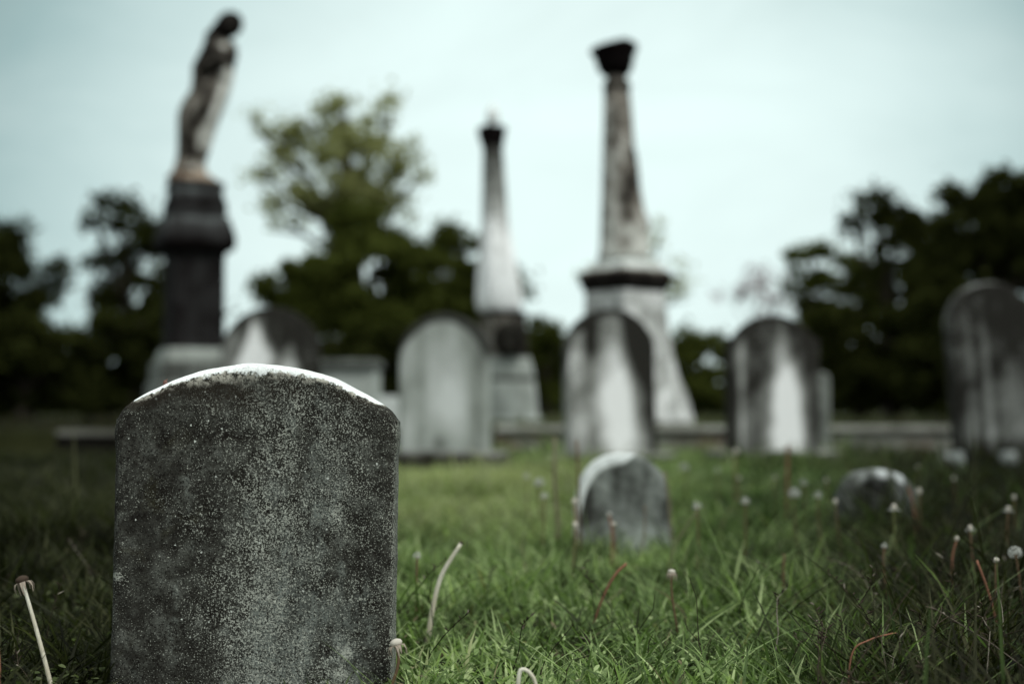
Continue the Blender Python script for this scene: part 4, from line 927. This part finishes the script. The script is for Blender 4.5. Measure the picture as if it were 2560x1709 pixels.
def stalk(hx, hy, bx, label, mat=M_STEM_PALE, kind='flat', d=None, bow=0.0, r0=0.0022, r1=0.0018, fl=0.0, name='dandelion_stalk', cat='dandelion', group=G_D, hs=1.0, mids=None, dback=0.0):
    if d is None: d = 0.25 * FPX / max(60, (hy - 1020))
    h = at(hx, hy, d); b = np.array([at(bx, 1020, d)[0], d + dback, 0.0]); b[2] = float(gz(b[0], b[1])) - 0.01
    side = np.array([1, 0, 0]); pts = []
    if mids:
        ctl = [b] + [at(mx, my, d) for mx, my in mids] + [h]
        ctl = np.array(ctl); tt = np.linspace(0, 1, len(ctl))
        m = len(ctl)
        cp = np.vstack([2 * ctl[0] - ctl[1], ctl, 2 * ctl[-1] - ctl[-2]])
        for i in range(m - 1):
            p0, p1, p2, p3 = cp[i], cp[i + 1], cp[i + 2], cp[i + 3]
            for t in np.linspace(0, 1, 7)[:-1] if i < m - 2 else np.linspace(0, 1, 7):
                pts.append(0.5 * ((2 * p1) + (-p0 + p2) * t + (2 * p0 - 5 * p1 + 4 * p2 - p3) * t * t + (-p0 + 3 * p1 - 3 * p2 + p3) * t ** 3))
    else:
        wv = random.uniform(-0.004, 0.004)
        for t in np.linspace(0, 1, 12):
            pts.append(b * (1 - t) + h * t + side * (bow * pxm(d) * 4 * t * (1 - t) + wv * math.sin(6 * t)))
    pts = np.array(pts); root = empty(name, tuple(b)); tag(root, label, cat, group)
    mb = MB(); mb.tube(pts - b, np.linspace(r0, r1, len(pts)), 10)
    me = mb.mesh('stem'); zc = np.array([v.co.z for v in me.vertices]); a = me.attributes.new('t', 'FLOAT', 'POINT'); a.data.foreach_set('value', np.clip(zc / max(zc.max(), 1e-3), 0, 1).astype(np.float32))
    new_obj('stem', me, mat, root)
    if kind:
        q = Vector(pts[-1] - pts[-2]).to_track_quat('Z', 'Y').to_euler(); lp = pts[-1] - b
        def part(n, m):
            o = bpy.data.objects.new(n, m); COL.objects.link(o); o.parent = root; o.location = lp; o.rotation_euler = q; o.scale = (hs,) * 3; return o
        if kind == 'dark': part('seed_head', HDARK)
        elif kind == 'skirt': part('seed_head', HEADS['flat']); part('bracts', BR)
        elif kind == 'skirtdark': part('seed_head', HDARK); part('bracts', BR)
        elif kind == 'ring': part('seed_head', HEADS['knob']); part('fluff', RINGM)
        elif kind == 'fluffy': part('seed_head', HEADS['flat']); part('fluff', fluff(0.012))
        elif kind == 'ball': part('seed_head', HEADS['flat']); part('fluff', fluff(0.017))
        else: part('seed_head', HEADS[kind])
    return root
# near, easily told apart
stalk(57, 1455, 160, 'pale smooth dandelion stalk with drooping cap, alone left of the front headstone', kind='skirtdark', d=2.02, mids=[(122, 1690), (93, 1580)], r0=0.0036, r1=0.0024, hs=1.9)
stalk(-6, 1610, 30, 'thin reddish stalk in the bottom left corner of the frame', mat=M_STEM_RED, kind=None, d=1.95, bow=-6, r0=0.0015, r1=0.001, name='dry_stalk', cat='dry stalk')
stalk(1152, 1358, 1068, 'thick pale curved dandelion stalk with dark tip, right of the front headstone', kind='dark', d=2.62, mids=[(1080, 1530), (1103, 1440)], r0=0.0054, r1=0.0034, hs=0.85)
stalk(1345, 1730, 1292, 'pale stalk bent over like a hook at the bottom edge', kind=None, d=1.90, mids=[(1296, 1700), (1308, 1672), (1332, 1690)], r0=0.0032, r1=0.0024)
stalk(990, 1612, 975, 'brown dandelion stalk with round white cap, touching the right edge of the front headstone', mat=M_STEM_BROWN, kind='skirt', d=2.10, bow=6, r0=0.0026, r1=0.0022, hs=1.9)
stalk(1043, 1392, 1040, 'thin stalk with pale round head, between the front headstone and the thick curved stalk', mat=M_STEM_BROWN, kind='fluffy', d=2.75, hs=0.7)
stalk(986, 1400, 990, 'pale stalk half hidden behind the right edge of the front headstone', kind='flat', d=2.8, bow=-8)
stalk(1436, 1258, 1440, 'upper pale knob of two aligned beside the left side of the white topped footstone', mat=M_STEM_RED, kind='knob', d=3.55, hs=1.4)
stalk(1437, 1316, 1428, 'lower pale knob of two aligned beside the left side of the white topped footstone', mat=M_STEM_BROWN, kind='knob', d=3.3, hs=1.3)
stalk(1522, 1287, 1538, 'reddish stalk with pale head, higher of two before the white topped footstone', mat=M_STEM_RED, kind='fluffy', d=3.5, hs=0.6, r0=0.003, r1=0.0025)
stalk(1534, 1312, 1548, 'dark stalk with small white head, lower of two before the white topped footstone', mat=M_STEM_BROWN, kind='flat', d=3.4, hs=1.3)
stalk(1612, 1262, 1580, 'thin beige stalk crossing the right half of the white topped footstone', mat=M_STEM_BROWN, kind=None, d=3.7, bow=10, name='dry_stalk', cat='dry stalk', r0=0.002, r1=0.0018)
stalk(1680, 1432, 1690, 'dark thin stalk with several small cream seed heads, in mid grass below the footstones', mat=M_STEM_BROWN, kind='skirt', d=2.55, hs=1.4)
stalk(1566, 1408, 1465, 'red brown dry stalk leaning right, in the grass below the white topped footstone', mat=M_STEM_RED, kind=None, d=2.65, mids=[(1500, 1510), (1535, 1440)], name='dry_stalk', cat='dry stalk', r0=0.0022, r1=0.0024)
stalk(2235, 1272, 2246, 'green stalk with knob and collar of white fluff, in front of the smaller footstone', mat=M_STEM_GREEN, kind='ring', d=3.3, hs=1.35, bow=-4)
stalk(2270, 1215, 2300, 'leaning pink stalk by the right side of the smaller footstone', mat=M_STEM_RED, kind=None, d=3.9, mids=[(2290, 1310), (2282, 1255)], name='dry_stalk', cat='dry stalk', r0=0.003, r1=0.003)
stalk(2089, 1257, 2105, 'stalk with pinkish head at the left side of the smaller footstone', mat=M_STEM_BROWN, kind='knob', d=3.7, hs=1.2)
stalk(2298, 1232, 2300, 'round pale head in dark grass, right of the smaller footstone', mat=M_STEM_BROWN, kind='knob', d=3.9, hs=1.5)
stalk(2391, 1349, 2380, 'short pinkish stalk with small pale knob, in the dark grass at right', mat=M_STEM_RED, kind='knob', d=2.85, mids=[(2380, 1412)], hs=0.9)
stalk(2426, 1322, 2440, 'stalk with knob over white collar, in dark grass right of the pinkish stalk', mat=M_STEM_BROWN, kind='ring', d=2.95, hs=0.95)
stalk(2442, 1400, 2505, 'long broken reddish stalk leaning left, in the dark lower right grass', mat=M_STEM_RED, kind=None, d=2.45, mids=[(2490, 1550), (2468, 1470)], name='dry_stalk', cat='dry stalk', r0=0.0018, r1=0.002)
stalk(2489, 1402, 2480, 'small bright white cap on dark stalk, right of the long broken reddish stalk', mat=M_STEM_BROWN, kind='flat', d=2.55, hs=1.3)
stalk(2538, 1384, 2560, 'ragged white fluffy seed head by the right frame edge, lower one', mat=M_STEM_BROWN, kind='ball', d=2.6, hs=0.75)
stalk(2522, 1276, 2515, 'faint white wispy seed head near the right frame edge, upper one', mat=M_STEM_BROWN, kind='ring', d=3.3, hs=1.2)
stalk(2240, 1580, 2110, 'brown dry stalk arching to the right across the lower right grass', mat=M_STEM_RED, kind=None, d=2.0, mids=[(2128, 1640), (2175, 1598)], name='dry_stalk', cat='dry stalk', r0=0.0013, r1=0.001)
stalk(1961, 1384, 1958, 'short upright beige stalk in grass between the two small footstones', mat=M_STEM_BROWN, kind=None, d=2.95, mids=[(1958, 1430)], name='dry_stalk', cat='dry stalk', r0=0.003, r1=0.003)
stalk(2212, 1366, 2212, 'tiny ragged white head low in the dark grass under the smaller footstone', mat=M_STEM_BROWN, kind='fluffy', d=2.85, hs=0.55)
# farther, blurred ones
far = [(1317, 1193, 1322, 'left of the white topped footstone, leftmost of three', 'fluffy'), (1348, 1209, 1352, 'left of the white topped footstone, largest of three', 'ball'), (1360, 1243, 1356, 'left of the white topped footstone, lowest of three', 'fluffy'),
       (1711, 1170, 1716, 'just right of the white topped footstone, biggest and brightest', 'ball'), (1742, 1268, 1745, 'right of the white topped footstone, low and dull', 'fluffy'), (1793, 1178, 1796, 'under the flame marked headstone, left of a smaller one', 'fluffy'),
       (1848, 1197, 1846, 'under the flame marked headstone, round and single', 'knob'), (1863, 1256, 1860, 'low between the two footstones, on its own', 'fluffy'), (1987, 1236, 1990, 'left of the smaller footstone, largest white puff', 'ball'), (2009, 1209, 2012, 'left of the smaller footstone, just above the largest puff', 'fluffy'),
       (1938, 1195, 1940, 'above and left of the largest white puff', 'knob'), (2046, 1241, 2050, 'between the largest white puff and the smaller footstone', 'fluffy'), (2065, 1203, 2068, 'nearest above the left shoulder of the smaller footstone', 'knob'), (2384, 1196, 2388, 'wide and flat in the dark grass, below the white marker blocks', 'ring'), (2296, 1170, 2300, 'faint in the dark grass, right above the smaller footstone', 'knob'), (2535, 1246, 2538, 'beside the upper wispy seed head', 'knob')]
for hx, hy, bx, where, kind in far:
    stalk(hx, hy, bx, 'blurred pale seed head ' + where, mat=M_STEM_BROWN, kind=kind, d=min(5.6, 0.24 * FPX / (hy - 1020)), hs=1.0 if kind != 'knob' else 1.15)
stalk(1388, 1092, 1392, 'tall beige grass stalk rising left of the white topped footstone', mat=M_STEM_BEIGE, kind=None, d=4.1, name='dry_stalk', cat='dry stalk', r0=0.0065, r1=0.0045)
stalk(1442, 1100, 1452, 'fainter beige grass stalk touching the left of the white topped footstone', mat=M_STEM_BROWN, kind=None, d=4.0, name='dry_stalk', cat='dry stalk', r0=0.004, r1=0.003)
stalk(1660, 1178, 1690, 'leaning beige stalk along the right shoulder of the white topped footstone', mat=M_STEM_BEIGE, kind=None, d=4.0, name='dry_stalk', cat='dry stalk', r0=0.0045, r1=0.004)
stalk(1748, 1268, 1672, 'beige stalk slanting right, right of the white topped footstone', mat=M_STEM_BEIGE, kind=None, d=3.4, name='dry_stalk', cat='dry stalk', mids=[(1680, 1380)], r0=0.0024, r1=0.0014)
stalk(1971, 1112, 1962, 'orange stalk rising before the foot of the flame marked headstone', mat=M_STEM_RED, kind=None, d=5.0, name='dry_stalk', cat='dry stalk', r0=0.0055, r1=0.005)
stalk(1840, 1133, 1834, 'orange tinted seed head before the left foot of the flame marked headstone', mat=M_STEM_RED, kind='knob', d=5.2, hs=2.0)

# ------------------------------------------------------------------ world, sun
EL, AZ = math.radians(55), math.radians(48)         # sun direction: from the right, behind the camera's right shoulder
sdir = Vector((math.cos(EL) * math.sin(AZ), -math.cos(EL) * math.cos(AZ), math.sin(EL)))
W = bpy.data.worlds.new('World'); S.world = W; W.use_nodes = True
k = N('w', W)
sky = k.n('ShaderNodeTexSky', _sky_type='NISHITA', _sun_disc=False, _sun_elevation=EL, _sun_rotation=math.atan2(sdir.x, sdir.y), _air_density=1.0, _dust_density=2.0, _ozone_density=1.0)
tc = k.n('ShaderNodeTexCoord').outputs['Generated']
sep = k.n('ShaderNodeSeparateXYZ', Vector=tc)
g = Vector((0.02, 1, 0.09)).normalized()
dt = k.n('ShaderNodeVectorMath', _operation='DOT_PRODUCT', i0=tc, i1=tuple(g)).outputs['Value']
glow = k.n('ShaderNodeMapRange', Value=dt, _interpolation_type='SMOOTHSTEP', **{'From Min': 0.888, 'From Max': 0.996, 'To Min': 0.42, 'To Max': 1.0}).outputs[0]
zen = k.n('ShaderNodeMapRange', Value=sep.outputs['Z'], _interpolation_type='SMOOTHSTEP', **{'From Min': 0.30, 'From Max': 0.75, 'To Min': 0.0, 'To Max': 1.5}).outputs[0]
bck = k.n('ShaderNodeMapRange', Value=sep.outputs['Y'], _interpolation_type='SMOOTHSTEP', **{'From Min': 0.5, 'From Max': -0.3, 'To Min': 0.0, 'To Max': 1.15}).outputs[0]
lum = k.math('MAXIMUM', glow, k.math('MAXIMUM', zen, bck))
cn = k.noise(k.n('ShaderNodeMapping', Vector=tc, Scale=(1, 1, 2.6)).outputs[0], 4.2, 6, 0.6, 0.5)
lum = k.math('MULTIPLY', lum, k.math('ADD', 0.81, k.math('MULTIPLY', cn, 0.38)))
tint = k.mix(k.ramp(cn, [(0.35, 0.0), (0.65, 1.0)]), (0.63, 0.90, 0.90), (0.73, 0.95, 0.94))
tint = k.mix(k.n('ShaderNodeMapRange', Value=glow, **{'From Min': 0.6, 'From Max': 0.98}).outputs[0], tint, (0.83, 1.0, 0.975))
over = k.n('ShaderNodeMapRange', Value=k.math('MAXIMUM', zen, bck), **{'From Min': 0.3, 'From Max': 1.1}).outputs[0]
tint = k.mix(over, tint, (0.95, 1.0, 0.97))
cloud = k.n('ShaderNodeVectorMath', _operation='SCALE', i0=tint, Scale=k.math('MULTIPLY', lum, 10.0)).outputs[0]
colr = k.mix(0.96, sky.outputs[0], cloud)
bg = k.n('ShaderNodeBackground', Color=colr, Strength=0.1)
k.n('ShaderNodeOutputWorld', Surface=bg.outputs[0])
sl = bpy.data.lights.new('sun', 'SUN'); sl.energy = 2.6; sl.angle = math.radians(12); sl.color = (1.0, 0.97, 0.92)
so = bpy.data.objects.new('sun', sl); COL.objects.link(so); so.rotation_euler = sdir.to_track_quat('Z', 'Y').to_euler(); so.location = (4, -4, 6)

S.view_settings.view_transform = 'Standard'; S.view_settings.look = 'None'; S.view_settings.exposure = 0.0; S.view_settings.gamma = 1.0
S.render.engine = 'CYCLES'
S.cycles.use_denoising = True
S.cycles.max_bounces = 6; S.cycles.transparent_max_bounces = 4
